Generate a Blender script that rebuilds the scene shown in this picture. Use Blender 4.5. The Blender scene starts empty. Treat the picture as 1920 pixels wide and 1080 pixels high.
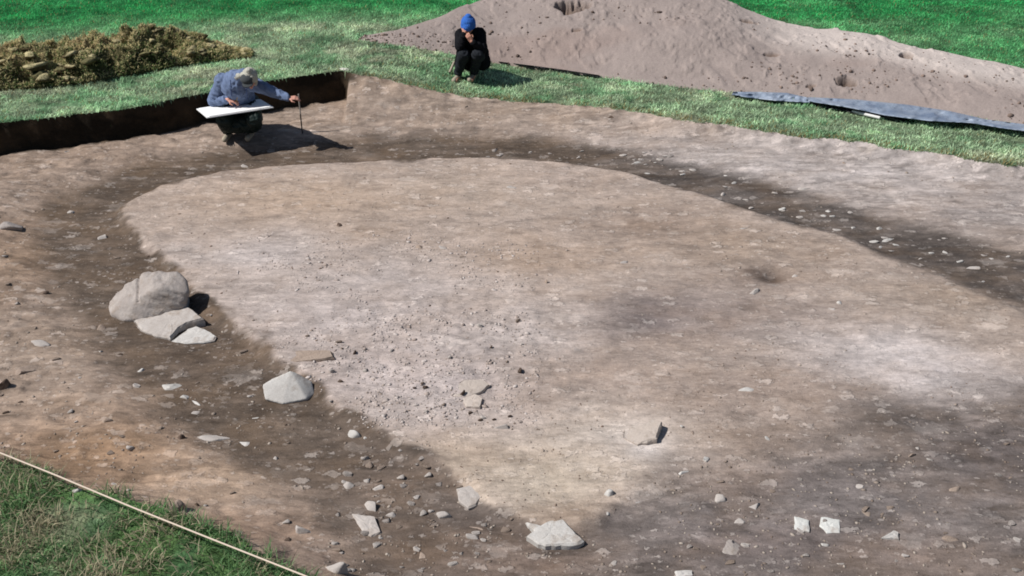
import bpy, bmesh, math, random
import numpy as np
from mathutils import Vector, Matrix

# ------------------------------------------------------------------ camera, sky, sun, exposure
SC = bpy.context.scene
COL = SC.collection
W0, H0, F0 = 1920.0, 1080.0, 2000.0
CAMH = 5.4
PITCH = math.radians(29.7)
cam = bpy.data.cameras.new("camera"); camo = bpy.data.objects.new("camera", cam); COL.objects.link(camo)
cam.sensor_width = 36; cam.lens = 36 * F0 / W0; cam.clip_start = .1; cam.clip_end = 3000
camo.location = (0, 0, CAMH); camo.rotation_euler = (math.pi / 2 - PITCH, 0, 0)
SC.camera = camo
SUN_EL = math.radians(48); SUN_D = Vector((1.0, 0.15, 0)).normalized()      # ground direction in which shadows fall
sl = bpy.data.lights.new("sun", 'SUN'); sl.energy = 4.6; sl.angle = math.radians(.5); sl.color = (1, .965, .925)
so = bpy.data.objects.new("sun", sl); COL.objects.link(so)
so.rotation_euler = Vector((SUN_D.x * math.cos(SUN_EL), SUN_D.y * math.cos(SUN_EL), -math.sin(SUN_EL))).to_track_quat('-Z', 'Y').to_euler()
so.location = (-20, 0, 20)
world = bpy.data.worlds.new("World"); SC.world = world; world.use_nodes = True
wn = world.node_tree; wn.nodes.clear()
sky = wn.nodes.new('ShaderNodeTexSky'); sky.sky_type = 'NISHITA'; sky.sun_disc = False
sky.sun_elevation = SUN_EL; sky.sun_rotation = math.atan2(-SUN_D.x, -SUN_D.y)
bgn = wn.nodes.new('ShaderNodeBackground'); bgn.inputs[1].default_value = .055
wo = wn.nodes.new('ShaderNodeOutputWorld'); wn.links.new(sky.outputs[0], bgn.inputs[0]); wn.links.new(bgn.outputs[0], wo.inputs[0])
SC.cycles.filter_width = 1.8
SC.view_settings.view_transform = 'Standard'; SC.view_settings.look = 'None'
SC.view_settings.exposure = 0.18; SC.view_settings.gamma = 1
KL = 1.28     # how bright a sunlit white horizontal surface renders; turns a seen colour into a base colour

rng = np.random.default_rng(7); random.seed(7)

# ------------------------------------------------------------------ helpers
CP, SP = math.cos(PITCH), math.sin(PITCH)
def ray(px, py):
    a, b = (px - W0 / 2) / F0, (H0 / 2 - py) / F0
    return a, CP + b * SP, -SP + b * CP
def at(px, py, z=0.0):
    dx, dy, dz = ray(px, py); t = (z - CAMH) / dz
    return Vector((dx * t, dy * t, z))
def atY(px, py, Y):
    dx, dy, dz = ray(px, py); t = Y / dy
    return Vector((dx * t, Y, CAMH + dz * t))
def ppm(p):                                   # photo pixels per metre at a point
    return F0 / (p.y * CP - (p.z - CAMH) * SP)
def lin(c):
    c = np.asarray(c, float) / 255.; return np.where(c <= .04045, c / 12.92, ((c + .055) / 1.055) ** 2.4)
def alb(*c): return lin(c) / KL               # seen sunlit colour -> base colour

def vn(x, y, s=0):                            # smooth value noise 0..1
    xi = np.floor(x).astype(np.int64); yi = np.floor(y).astype(np.int64); fx = x - xi; fy = y - yi
    fx = fx * fx * (3 - 2 * fx); fy = fy * fy * (3 - 2 * fy)
    def h(a, b):
        n = (a * 374761393 + b * 668265263 + s * 982451653) & 0xffffffff
        n = ((n ^ (n >> 13)) * 1274126177) & 0xffffffff
        return ((n ^ (n >> 16)) & 0xffff) / 65535.
    return (h(xi, yi) * (1 - fx) + h(xi + 1, yi) * fx) * (1 - fy) + (h(xi, yi + 1) * (1 - fx) + h(xi + 1, yi + 1) * fx) * fy
def fbm(x, y, s=0, o=4):
    r = 0; a = .5; t = 0
    for i in range(o): r = r + a * vn(x * 2 ** i + 13.7 * i, y * 2 ** i + 7.1 * i, s + i); t += a; a *= .5
    return r / t
def sstep(a, b, x):
    t = np.clip((x - a) / (b - a), 0, 1); return t * t * (3 - 2 * t)
def sdist(X, Y, P):                           # signed distance to polygon, positive inside
    P = np.asarray(P, float); n = len(P); d = np.full(X.shape, 1e9); ins = np.zeros(X.shape, bool)
    for i in range(n):
        ax, ay = P[i]; bx, by = P[(i + 1) % n]; ex, ey = bx - ax, by - ay
        t = np.clip(((X - ax) * ex + (Y - ay) * ey) / (ex * ex + ey * ey + 1e-12), 0, 1)
        d = np.minimum(d, (X - ax - t * ex) ** 2 + (Y - ay - t * ey) ** 2)
        c = (ay > Y) != (by > Y)
        ins ^= c & (X < ax + (Y - ay) * ex / (ey if abs(ey) > 1e-12 else 1e-12))
    d = np.sqrt(d); return np.where(ins, d, -d)

def npmesh(name, V, Fc, mats=(), cols=None, smooth=True, fcol=None):
    V = np.asarray(V, np.float32); Fc = np.asarray(Fc, np.int32); k = Fc.shape[1]
    me = bpy.data.meshes.new(name)
    me.vertices.add(len(V)); me.vertices.foreach_set('co', V.ravel())
    me.loops.add(Fc.size); me.loops.foreach_set('vertex_index', Fc.ravel())
    me.polygons.add(len(Fc)); me.polygons.foreach_set('loop_start', np.arange(0, Fc.size, k, dtype=np.int32))
    me.update(calc_edges=True)
    if smooth: me.polygons.foreach_set('use_smooth', np.ones(len(Fc), bool))
    if cols is not None:
        a = me.color_attributes.new('col', 'FLOAT_COLOR', 'POINT')
        a.data.foreach_set('color', np.c_[cols, np.ones(len(cols))].astype(np.float32).ravel())
    for m in mats: me.materials.append(m)
    me.validate()
    return me
def link(name, me, parent=None, loc=None):
    o = bpy.data.objects.new(name, me); COL.objects.link(o)
    if parent: o.parent = parent
    if loc is not None: o.location = loc
    return o
def tag(o, label=None, cat=None, group=None, kind=None):
    if label: o['label'] = label
    if cat: o['category'] = cat
    if group: o['group'] = group
    if kind: o['kind'] = kind
    return o
def empty(name, loc, label, cat, group=None):
    o = bpy.data.objects.new(name, None); COL.objects.link(o); o.location = loc; o.empty_display_size = .1
    bpy.context.view_layer.update()
    return tag(o, label, cat, group)

# ------------------------------------------------------------------ materials
class N:
    def __init__(s, name):
        s.m = bpy.data.materials.new(name); s.m.use_nodes = True; s.t = s.m.node_tree; s.t.nodes.clear()
        s.o = s.n('ShaderNodeOutputMaterial'); s.b = s.n('ShaderNodeBsdfPrincipled'); s.l(s.b.outputs[0], s.o.inputs[0])
        s.co = s.n('ShaderNodeTexCoord').outputs['Object']
    def n(s, t, **k):
        x = s.t.nodes.new(t)
        for a, v in k.items(): setattr(x, a, v)
        return x
    def l(s, a, b): s.t.links.new(a, b)
    def noise(s, sc, det=4, stretch=(1, 1, 1), rough=.6, co=None):
        mp = s.n('ShaderNodeMapping'); mp.inputs['Scale'].default_value = stretch; s.l(co or s.co, mp.inputs[0])
        x = s.n('ShaderNodeTexNoise'); x.inputs['Scale'].default_value = sc; x.inputs['Detail'].default_value = det
        x.inputs['Roughness'].default_value = rough; s.l(mp.outputs[0], x.inputs[0]); return x.outputs[0]
    def voro(s, sc, stretch=(1, 1, 1), feat='F1', out='Distance', rnd=1):
        mp = s.n('ShaderNodeMapping'); mp.inputs['Scale'].default_value = stretch; s.l(s.co, mp.inputs[0])
        x = s.n('ShaderNodeTexVoronoi', feature=feat); x.inputs['Scale'].default_value = sc; x.inputs['Randomness'].default_value = rnd
        s.l(mp.outputs[0], x.inputs[0]); return x.outputs[out]
    def mr(s, v, a, b, c, d, smooth=False):
        x = s.n('ShaderNodeMapRange'); x.interpolation_type = 'SMOOTHSTEP' if smooth else 'LINEAR'
        s.l(v, x.inputs[0])
        for i, q in enumerate((a, b, c, d)): x.inputs[i + 1].default_value = q
        return x.outputs[0]
    def mth(s, op, a, b):
        x = s.n('ShaderNodeMath', operation=op)
        for i, q in enumerate((a, b)):
            if hasattr(q, 'links'): s.l(q, x.inputs[i])
            else: x.inputs[i].default_value = q
        return x.outputs[0]
    def mix(s, fac, a, b, mode='MIX'):
        x = s.n('ShaderNodeMix', data_type='RGBA', blend_type=mode)
        for i, q in ((0, fac), (6, a), (7, b)):
            if hasattr(q, 'links'): s.l(q, x.inputs[i])
            elif i == 0: x.inputs[0].default_value = q
            else: x.inputs[i].default_value = (*q, 1)
        return x.outputs[2]
    def bump(s, h, dist, strength=1, prev=None):
        x = s.n('ShaderNodeBump'); x.inputs['Distance'].default_value = dist; x.inputs['Strength'].default_value = strength
        s.l(h, x.inputs['Height'])
        if prev: s.l(prev, x.inputs['Normal'])
        return x.outputs[0]
    def fin(s, colr, rough=.9, spec=.2, nrm=None):
        if hasattr(colr, 'links'): s.l(colr, s.b.inputs['Base Color'])
        else: s.b.inputs['Base Color'].default_value = (*colr, 1)
        s.b.inputs['Roughness'].default_value = rough; s.b.inputs['Specular IOR Level'].default_value = spec
        if nrm: s.l(nrm, s.b.inputs['Normal'])
        return s.m
    def att(s, name='col'):
        x = s.n('ShaderNodeAttribute', attribute_name=name); return x.outputs['Color']

def soil_material():
    s = N('trowelled_soil'); c = s.att()
    n1 = s.noise(5, 6, (.5, 1.2, 1)); n2 = s.noise(34, 6, (.4, 1.1, 1), .7); n3 = s.noise(150, 3, (.6, 1, 1))
    k = s.mth('MULTIPLY', s.mr(n1, .3, .7, .90, 1.10), s.mr(n2, .25, .75, .74, 1.26))
    k = s.mth('MULTIPLY', k, s.mr(n3, .2, .8, .88, 1.12))
    c = s.mix(1, c, k, 'MULTIPLY')
    c = s.mix(s.mr(s.noise(2.3, 5, (.6, 1, 1)), .45, .7, 0, .16), c, tuple(alb(178, 145, 112)))      # warm patches
    # pale trowelled flakes: irregular cells of three sizes, only some of them pale
    bw = s.n('ShaderNodeRGBToBW'); s.l(s.att(), bw.inputs[0]); gt = s.mr(bw.outputs[0], .035, .08, 0, 1)
    fs = []
    for sc, st, thr, rad, am, dist, gsc, g0 in ((3.4, (.5, 1.25, 1), .74, .30, .5, .16, 1.1, .44), (8, (.55, 1.2, 1), .72, .33, .78, .07, 1.7, .44), (19, (.65, 1.1, 1), .80, .33, .8, .03, 2.6, .42), (40, (.8, 1, 1), .90, .34, .5, .012, 3.5, .42)):
        nz = s.n('ShaderNodeTexNoise'); nz.inputs['Scale'].default_value = sc * 2.4; nz.inputs['Detail'].default_value = 4; s.l(s.co, nz.inputs[0])
        sub = s.n('ShaderNodeVectorMath', operation='SUBTRACT'); s.l(nz.outputs['Color'], sub.inputs[0]); sub.inputs[1].default_value = (.5, .5, .5)
        scl = s.n('ShaderNodeVectorMath', operation='SCALE'); s.l(sub.outputs[0], scl.inputs[0]); scl.inputs['Scale'].default_value = dist * 2.2
        add = s.n('ShaderNodeVectorMath', operation='ADD'); s.l(s.co, add.inputs[0]); s.l(scl.outputs[0], add.inputs[1])
        mp = s.n('ShaderNodeMapping'); mp.inputs['Scale'].default_value = st; s.l(add.outputs[0], mp.inputs[0])
        vo = s.n('ShaderNodeTexVoronoi', voronoi_dimensions='2D'); vo.inputs['Scale'].default_value = sc; s.l(mp.outputs[0], vo.inputs[0])
        sp = s.n('ShaderNodeSeparateColor'); s.l(vo.outputs['Color'], sp.inputs[0])
        f = s.mth('MULTIPLY', s.mr(sp.outputs[0], thr, thr + .01, 0, 1), s.mr(vo.outputs['Distance'], rad - .05, rad, 1, 0))
        f = s.mth('MULTIPLY', f, s.mr(sp.outputs[1], 0, 1, .4, 1.1)); f = s.mth('MULTIPLY', f, s.mr(s.noise(gsc, 3), g0, g0 + .14, .2, 1)); f = s.mth('MULTIPLY', f, gt)
        fs.append((f, am))
    for f, am in fs:
        c = s.mix(s.mth('MULTIPLY', f, am), c, s.mix(.40, s.mix(1, c, (1.5, 1.48, 1.46), 'MULTIPLY'), tuple(alb(222, 213, 206))))
    f2 = s.mth('ADD', fs[1][0], fs[2][0])
    # dark crumbs and damp smears
    d1 = s.mr(s.noise(11, 5, (.5, 1.2, 1), .65), .40, .35, 0, .5); c = s.mix(d1, c, s.mix(1, c, (.76, .73, .70), 'MULTIPLY'))
    d2 = s.mr(s.noise(48, 3, (.8, 1, 1), .6), .37, .33, 0, .6); c = s.mix(d2, c, s.mix(1, c, (.60, .55, .50), 'MULTIPLY'))
    b = s.bump(s.noise(16, 8, (.6, 1.2, 1), .65), .028, .7)
    b = s.bump(f2, .016, .8, b); b = s.bump(n3, .007, .6, b)
    return s.fin(c, .95, .12, b)
def heap_material():
    s = N('heap_soil'); c = s.att()
    k = s.mth('MULTIPLY', s.mr(s.noise(3, 6), .3, .7, .93, 1.07), s.mr(s.noise(45, 4), .25, .75, .86, 1.14))
    c = s.mix(1, c, k, 'MULTIPLY')
    dk = s.mth('MULTIPLY', s.mr(s.voro(9), .1, .2, 1, 0), s.mr(s.noise(2.2, 4), .53, .62, 0, 1))
    c = s.mix(s.mth('MULTIPLY', dk, .5), c, tuple(alb(105, 85, 72)))
    b = s.bump(s.noise(11, 9, rough=.68), .032, .6); b = s.bump(s.noise(70, 4), .006, .5, b)
    return s.fin(c, .95, .1, b)
def turf_ground_material():
    s = N('turf_ground'); c = s.att(); k = s.mr(s.noise(14, 6), .3, .7, .6, 1.3)
    c = s.mix(1, c, k, 'MULTIPLY'); b = s.bump(s.noise(30, 6), .05, .9)
    return s.fin(c, .95, .1, b)
def blade_material():
    s = N('grass_blades'); c = s.att(); s.l(c, s.b.inputs['Base Color'])
    s.fin(c, .75, .15)
    tr = s.n('ShaderNodeBsdfTranslucent'); s.l(c, tr.inputs[0]); mx = s.n('ShaderNodeMixShader'); mx.inputs[0].default_value = .4
    s.l(s.b.outputs[0], mx.inputs[1]); s.l(tr.outputs[0], mx.inputs[2]); s.l(mx.outputs[0], s.o.inputs[0])
    return s.m
def stone_material(name, c1, c2, sc=9, bp=.012):
    s = N(name); oi = s.n('ShaderNodeObjectInfo')
    c = s.mix(s.mr(s.noise(sc, 6), .3, .7, 0, 1), tuple(c1), tuple(c2))
    c = s.mix(1, c, s.mr(s.noise(90, 3), .3, .7, .88, 1.1), 'MULTIPLY')
    c = s.mix(s.mr(s.noise(7, 5, rough=.7), .52, .66, 0, .6), c, tuple(alb(158, 142, 128)))
    c = s.mix(1, c, s.mr(oi.outputs['Random'], 0, 1, .84, 1.08), 'MULTIPLY')
    b = s.bump(s.noise(28, 8, rough=.65), bp, .9)
    return s.fin(c, .85, .2, b)
def plain(name, c, rough=.8, spec=.2, var=.15, sc=30, bp=.004):
    s = N(name); cc = s.mix(1, tuple(c), s.mr(s.noise(sc, 4), .3, .7, 1 - var, 1 + var), 'MULTIPLY')
    return s.fin(cc, rough, spec, s.bump(s.noise(sc * 1.6, 4), bp, .6))
M_soil = soil_material(); M_heap = heap_material(); M_turf = turf_ground_material(); M_blade = blade_material()
M_pale = stone_material('pale_stone', alb(184, 175, 168), alb(202, 195, 189), bp=.005)
M_white = stone_material('white_stone', alb(200, 195, 189), alb(218, 215, 210), bp=.004)
M_grey = stone_material('grey_stone', alb(168, 158, 152), alb(196, 187, 180), 6)
M_wedge = stone_material('wedge_stone', alb(196, 182, 170), alb(206, 195, 186), 6, .004); M_sq = stone_material('square_piece', alb(212, 212, 206), alb(222, 222, 218), 3, .001)
M_tan = stone_material('soil_clod', alb(158, 140, 126), alb(182, 164, 150), 7)
M_dark = stone_material('dark_clod', alb(92, 76, 66), alb(120, 102, 90), 7)

# ------------------------------------------------------------------ ground: one height function, split into trench floor and grass field
ZL, ZR = .40, .13
def zfield(x, y):
    z = ZR + (ZL - ZR) * sstep(-.5, -3.0, x - .25 * (y - 13)) if True else 0
    near = sstep(9, 7, y)
    z = z * (1 - near) + .14 * near
    return z + .03 * (fbm(x * .7, y * .7, 3) - .5)
edge_px = [(-260, 268), (-60, 240), (0, 230), (60, 223), (130, 216), (180, 209), (230, 203), (285, 195), (333, 184), (392, 173), (500, 152), (570, 142), (646, 132),
           (690, 146), (760, 152), (850, 165), (940, 172), (1020, 183), (1100, 196), (1200, 212), (1300, 228), (1400, 242), (1500, 258), (1600, 268), (1700, 281), (1800, 294), (1920, 312), (2060, 336)]
EDGE = []
for i, (a, b) in enumerate(edge_px):
    z = ZL if a <= 646 else ZL + (ZR - ZL) * min(1, (a - 646) / 500)
    p = at(a, b, z); EDGE.append((p.x, p.y))
EDGE += [(11, 9.5), (11, 2.5), (-1.2, 2.5)]
for a, b in [(640, 1150), (575, 1090), (540, 1068), (480, 1040), (420, 1012), (380, 998), (310, 962), (250, 948), (200, 930), (150, 926), (100, 900), (50, 884), (0, 872), (-80, 850), (-300, 790)]:
    p = at(a, b, .10); EDGE.append((p.x, p.y))
EDGE += [(-9.5, 9.0), (-11.5, 11.2)]
CORNER = EDGE[12]

def poly(pts, z=0): return [tuple(at(a, b, z).xy) for a, b in pts]
INNER = poly([(225, 385), (300, 345), (420, 318), (560, 306), (760, 296), (900, 293), (1000, 299), (1100, 309), (1180, 323), (1300, 358), (1450, 408), (1600, 452), (1750, 512), (1920, 585), (2100, 680),
              (2050, 730), (1920, 722), (1780, 765), (1660, 790), (1500, 835), (1380, 862), (1240, 885), (1180, 932), (1120, 968), (1050, 983), (985, 975), (930, 950), (880, 900), (800, 856), (700, 806),
              (640, 770), (590, 725), (535, 684), (500, 645), (430, 604), (370, 560), (320, 500), (285, 460), (250, 432), (225, 400)])
OUTER = poly([(870, 246), (700, 254), (560, 262), (420, 276), (300, 292), (200, 322), (110, 352), (75, 395), (85, 450), (120, 540), (170, 620), (225, 680), (300, 745), (380, 800), (450, 850), (540, 905), (620, 965), (690, 1030), (740, 1150),
              (2400, 1300), (2400, 700), (2100, 530), (1920, 478), (1780, 440), (1660, 408), (1560, 378), (1450, 348), (1300, 305), (1150, 270), (1000, 254)])

def axis(fine0, fine1, st0, st1, far0, far1):
    a = [fine0]
    while a[-1] < fine1:
        t = (a[-1] - fine0) / (fine1 - fine0); a.append(a[-1] + st0 + (st1 - st0) * t)
    s = st1
    while a[-1] < far1: s *= 1.25; a.append(a[-1] + s)
    b = [fine0]; s = st0
    while b[-1] > far0: s *= 1.25; b.append(b[-1] - s)
    return np.array(b[:0:-1] + a)
XS = axis(-7.6, 7.8, .024, .024, -500, 500); YS = axis(4.7, 16.4, .018, .028, -200, 900)
GX, GY = np.meshgrid(XS, YS)
def edge_sd(X, Y):
    aw = .07 + .15 * sstep(-2.6, -1.0, X); hw = .02 + .06 * sstep(-2.6, -2.2, X)
    wx = X + aw * (fbm(X * 2.6, Y * 2.6, 11) - .5) + hw * (vn(X * 9, Y * 9, 12) - .5)
    wy = Y + aw * (fbm(X * 2.6, Y * 2.6, 21) - .5) + hw * (vn(X * 9, Y * 9, 22) - .5)
    return sdist(wx, wy, EDGE)
def warp(X, Y, amp, fr, s): return X + amp * (fbm(X * fr, Y * fr, s) - .5) * 2, Y + amp * (fbm(X * fr, Y * fr, s + 9) - .5) * 2
def ramp_w(X, Y):                              # how wide the slope up to the grass is: a cut face on the left, a soft ramp elsewhere
    cx = CORNER[0] + .05
    w = .05 + .8 * sstep(cx - .02, cx + .06, X) * sstep(10.5, 12, Y) * (1 - .75 * sstep(-1, 3.5, X))
    return np.where(Y < 9.2, .30, w)
def terrain(X, Y, sd):
    zf = zfield(X, Y)
    wx, wy = warp(X, Y, .06, 1.7, 31)
    inn = sdist(wx, wy, INNER); out = sdist(wx, wy, OUTER)
    lip = sstep(-.10, .05, inn); band = sstep(-.5, .1, out) * (1 - lip)
    depth = .075 * (1 - .6 * sstep(1.5, 4, X))
    fl = -depth * band * (1 - .7 * sstep(.2, 1.2, X) * sstep(9.5, 8, Y)) + .05 * (fbm(X * .6, Y * .6, 41, 3) - .5) + .028 * (fbm(X * 3, Y * 3.6, 43, 3) - .5)
    fl = fl + .014 * (fbm(X * 9, Y * 15, 44, 3) - .5)
    # broken crust left of the middle
    cr = sstep(0, 1, np.exp(-(((X + .55) / 1.3) ** 2 + ((Y - 8.3) / .95) ** 2)) * 1.6) * lip
    r = fbm(X * 7, Y * 10, 51, 3); fl = fl + .012 * cr * (sstep(.42, .56, r) - .5) + .007 * cr * (vn(X * 26, Y * 34, 52) - .5)
    rough_left = sstep(.1, -.6, out) * sstep(-1.5, -3, X)
    fl = fl + .028 * rough_left * (sstep(.4, .62, fbm(X * 3.4, Y * 6.5, 55, 4)) - .5)
    # small scooped hollow on the right of the platform
    for (hx, hy, rx, ry, d) in [(1450, 516, .20, .15, .09), (1215, 425, .75, .5, .03), (1250, 605, .6, .4, .03)]:
        p = at(hx, hy); fl = fl - d * np.exp(-(((X - p.x) / rx) ** 2 + ((Y - p.y) / ry) ** 2) * 1.2)
    w = ramp_w(X, Y); t = np.clip(sd / w, 0, 1)
    up = np.where(w < .1, t * t * (3 - 2 * t), t ** .8)
    return zf * (1 - up) + fl * up, inn, out, lip, band
SD = edge_sd(GX, GY)
GZ, INN, OUT, LIP, BAND = terrain(GX, GY, SD)

def soil_colour(X, Y, inn, out, sd):
    n = X.shape
    wx, wy = warp(X, Y, .22, 1.3, 61)
    C = np.empty(n + (3,)); C[:] = alb(158, 140, 126)
    def blend(c, m): C[:] = C * (1 - m[..., None]) + alb(*c) * m[..., None]
    def spot(px, py, rx, ry, c, a=1., e=1.4):
        p = at(px, py); sx = rx / ppm(p); q = at(px, py + ry); r = at(px, py - ry); sy = (r.y - q.y) / 2
        ax, ay = (X, Y) if rx < 50 else (wx, wy)
        blend(c, a * np.exp(-(((ax - p.x) / sx) ** 2 + ((ay - p.y) / sy) ** 2) * e))
    # outer ground
    spot(1600, 315, 700, 75, (182, 173, 169), 1, .7); spot(1900, 400, 260, 70, (160, 151, 147), .9)
    spot(900, 200, 420, 45, (156, 140, 127), .9); spot(150, 300, 330, 45, (152, 134, 120), .9)
    spot(60, 470, 140, 90, (142, 121, 103), .9); spot(60, 650, 200, 90, (158, 141, 127), .9)
    spot(160, 870, 260, 110, (150, 123, 99), .95); spot(430, 890, 190, 80, (182, 158, 137), .9); spot(440, 1000, 240, 55, (164, 138, 118), .9)
    spot(560, 1060, 200, 40, (152, 132, 118), .7)
    # dark ring
    o2 = sdist(*warp(X, Y, .16, 1.9, 71), OUTER)
    bandm = sstep(-.28, .16, o2) * (.86 + .14 * sstep(.3, .55, fbm(X * 1.6, Y * 3.5, 73, 4)))
    br = sstep(2.2, 0.5, X)[..., None]
    bc = alb(96, 84, 74) * br + alb(84, 77, 73) * (1 - br)
    C[:] = C * (1 - bandm[..., None]) + bc * bandm[..., None]
    # lower right field of grey silt
    spot(1550, 960, 620, 160, (126, 118, 115), 1, .7); spot(1750, 1050, 180, 60, (148, 131, 120), .7); spot(1880, 850, 160, 90, (113, 104, 101), .8)
    spot(1450, 1020, 240, 60, (122, 110, 106), .6); spot(900, 1010, 220, 60, (117, 101, 90), .7); spot(1000, 1060, 200, 30, (120, 104, 94), .8)
    spot(1380, 890, 200, 40, (110, 98, 93), .6); spot(360, 660, 150, 60, (107, 93, 82), .6); spot(720, 900, 150, 60, (126, 110, 98), .6)
    # platform
    i2 = sdist(*warp(X, Y, .17, 2.2, 81), INNER) + .15 * (fbm(X * 7, Y * 9, 83, 4) - .5)
    soft = .06 + .45 * sstep(.4, 1.6, X) * sstep(9.5, 7.5, Y) + .10 * sstep(2, 5, X)
    pm = sstep(-soft, soft, i2)
    S = C.copy(); C[:] = alb(181, 165, 154)
    spot(560, 380, 260, 60, (186, 164, 145), .9); spot(900, 350, 260, 50, (182, 165, 151), .8); spot(1060, 330, 200, 40, (176, 160, 150), .7)
    spot(480, 480, 170, 60, (194, 183, 178), .95); spot(760, 530, 260, 60, (192, 180, 174), .9); spot(1000, 480, 170, 40, (174, 152, 134), .7)
    spot(620, 600, 240, 75, (196, 184, 179), .95); spot(800, 700, 260, 100, (196, 184, 180), 1); spot(1000, 620, 170, 60, (194, 183, 178), .85)
    spot(780, 760, 160, 35, (196, 184, 178), .7); spot(1230, 420, 150, 45, (143, 125, 112), .85); spot(1400, 460, 240, 50, (161, 143, 128), .7)
    spot(1250, 600, 150, 60, (128, 117, 114), .95); spot(1420, 600, 240, 70, (154, 141, 135), .7); spot(1210, 600, 60, 30, (116, 108, 107), .5)
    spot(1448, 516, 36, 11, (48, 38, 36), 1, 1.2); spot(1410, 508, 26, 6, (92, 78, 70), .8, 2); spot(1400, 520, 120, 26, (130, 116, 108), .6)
    spot(1740, 690, 200, 75, (218, 209, 207), 1, 1.1); spot(1640, 670, 150, 40, (196, 186, 182), .8); spot(1800, 570, 200, 60, (158, 142, 128), .7)
    spot(1130, 700, 190, 60, (160, 142, 130), .6); spot(1450, 740, 240, 60, (162, 145, 134), .8); spot(820, 860, 180, 50, (182, 162, 144), .8)
    spot(1020, 880, 200, 95, (206, 191, 174), .95); spot(1140, 810, 150, 45, (206, 193, 182), .95); spot(1190, 830, 60, 34, (218, 209, 204), .8)
    spot(1060, 950, 110, 30, (150, 129, 112), .5); spot(1450, 820, 160, 30, (146, 128, 114), .6); spot(1680, 785, 130, 42, (104, 96, 92), .9); spot(1760, 800, 130, 30, (106, 99, 96), .7)
    spot(1880, 640, 110, 30, (162, 146, 134), .5)
    C[:] = S * (1 - pm[..., None]) + C * pm[..., None]
    # mottling, streaked along the trowelling direction
    k = 1 + .34 * (fbm(X * 2.0, Y * 4.0, 91, 5) - .5) + .30 * (fbm(X * 7, Y * 22, 93, 3) - .5)
    ou = 1 - .6 * sstep(-.1, .2, inn)
    sm = sstep(.58, .64, fbm(X * 2.6, Y * 8, 95, 4)); k = k + .26 * sm * ou
    sm = sstep(.60, .64, fbm(X * 6.5, Y * 17, 96, 3)); k = k + .24 * sm * ou
    sm = sstep(.62, .68, fbm(X * 3.0, Y * 13, 98, 3)); k = k - .20 * sm * ou
    sm = sstep(.60, .68, fbm(X * 4.2 + 9, Y * 10, 97, 3)); k = k - .14 * sm
    C *= k[..., None]
    # dark humic soil of the cut face, its deep shade also painted in, and an ochre margin under the grass on the right
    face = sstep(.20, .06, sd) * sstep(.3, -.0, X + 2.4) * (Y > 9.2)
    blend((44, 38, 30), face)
    och = sstep(.55, .62, fbm(X * 1.3, Y, 99)) * sstep(.22, .02, sd) * sstep(1.2, 2.2, X) * sstep(5, 3.6, X) * (Y > 9)
    blend((176, 146, 100), och * .75)
    return C

iny, inx = np.where(np.ones_like(GX, bool))
inside_v = SD > -.0
nY, nX = GX.shape
idx = np.arange(nY * nX).reshape(nY, nX)
Q = np.stack([idx[:-1, :-1], idx[:-1, 1:], idx[1:, 1:], idx[1:, :-1]], -1).reshape(-1, 4)
qi = (inside_v.ravel()[Q].sum(1) >= 2)
P3 = np.stack([GX, GY, GZ], -1).reshape(-1, 3)
def submesh(name, sel, cols, mat):
    q = Q[sel]; u, inv = np.unique(q.ravel(), return_inverse=True)
    return npmesh(name, P3[u], inv.reshape(-1, 4), [mat], cols[u])
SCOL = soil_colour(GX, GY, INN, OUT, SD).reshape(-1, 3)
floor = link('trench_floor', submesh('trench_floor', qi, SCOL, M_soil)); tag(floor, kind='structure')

def grass_colour(X, Y, light=1.0):
    n = fbm(X * .9, Y * 1.6, 101, 4); n2 = fbm(X * 4, Y * 5, 103, 3)
    far = sstep(17.0, 19.2, Y + .22 * np.clip(-X - 3, 0, 9)); righty = .8 * sstep(4.5, 6, X) * sstep(15.5, 16.5, Y)
    far = np.maximum(far, righty)
    a = alb(140, 160, 126); b = alb(50, 132, 74); c = alb(172, 174, 146); d = alb(92, 138, 96)
    near = sstep(9, 8, Y)
    C = a * (1 - far[..., None]) + b * far[..., None]
    C = C * (1 - near[..., None]) + alb(104, 138, 84) * near[..., None]
    m = (sstep(.5, .72, n) * .6 * (1 - .85 * far))[..., None]; C = C * (1 - m) + c * m
    m = (sstep(.5, .3, n2) * .6 * (1 - .7 * far))[..., None]; C = C * (1 - m) + d * m
    C = C * (.62 + .42 * sstep(.3, .7, fbm(X * 1.9 + 5, Y * 2.6, 107, 3)) + .42 * sstep(.35, .65, fbm(X * 6 + 5, Y * 8, 108, 3)))[..., None]
    return C * light
GC = grass_colour(GX, GY, .8).reshape(-1, 3)
# trodden, drier turf on the strip beside the trench
field = link('grass_field', submesh('grass_field', ~qi, GC, M_turf)); tag(field, kind='structure')

def ground_z(x, y):
    X = np.atleast_1d(np.asarray(x, float)); Y = np.atleast_1d(np.asarray(y, float))
    z = terrain(X, Y, edge_sd(X, Y))[0]; return z if np.ndim(x) else float(z[0])
def onground(px, py, z0=0.):
    z = z0
    for _ in range(4): p = at(px, py, z); z = ground_z(p.x, p.y)
    return at(px, py, z)

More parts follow.
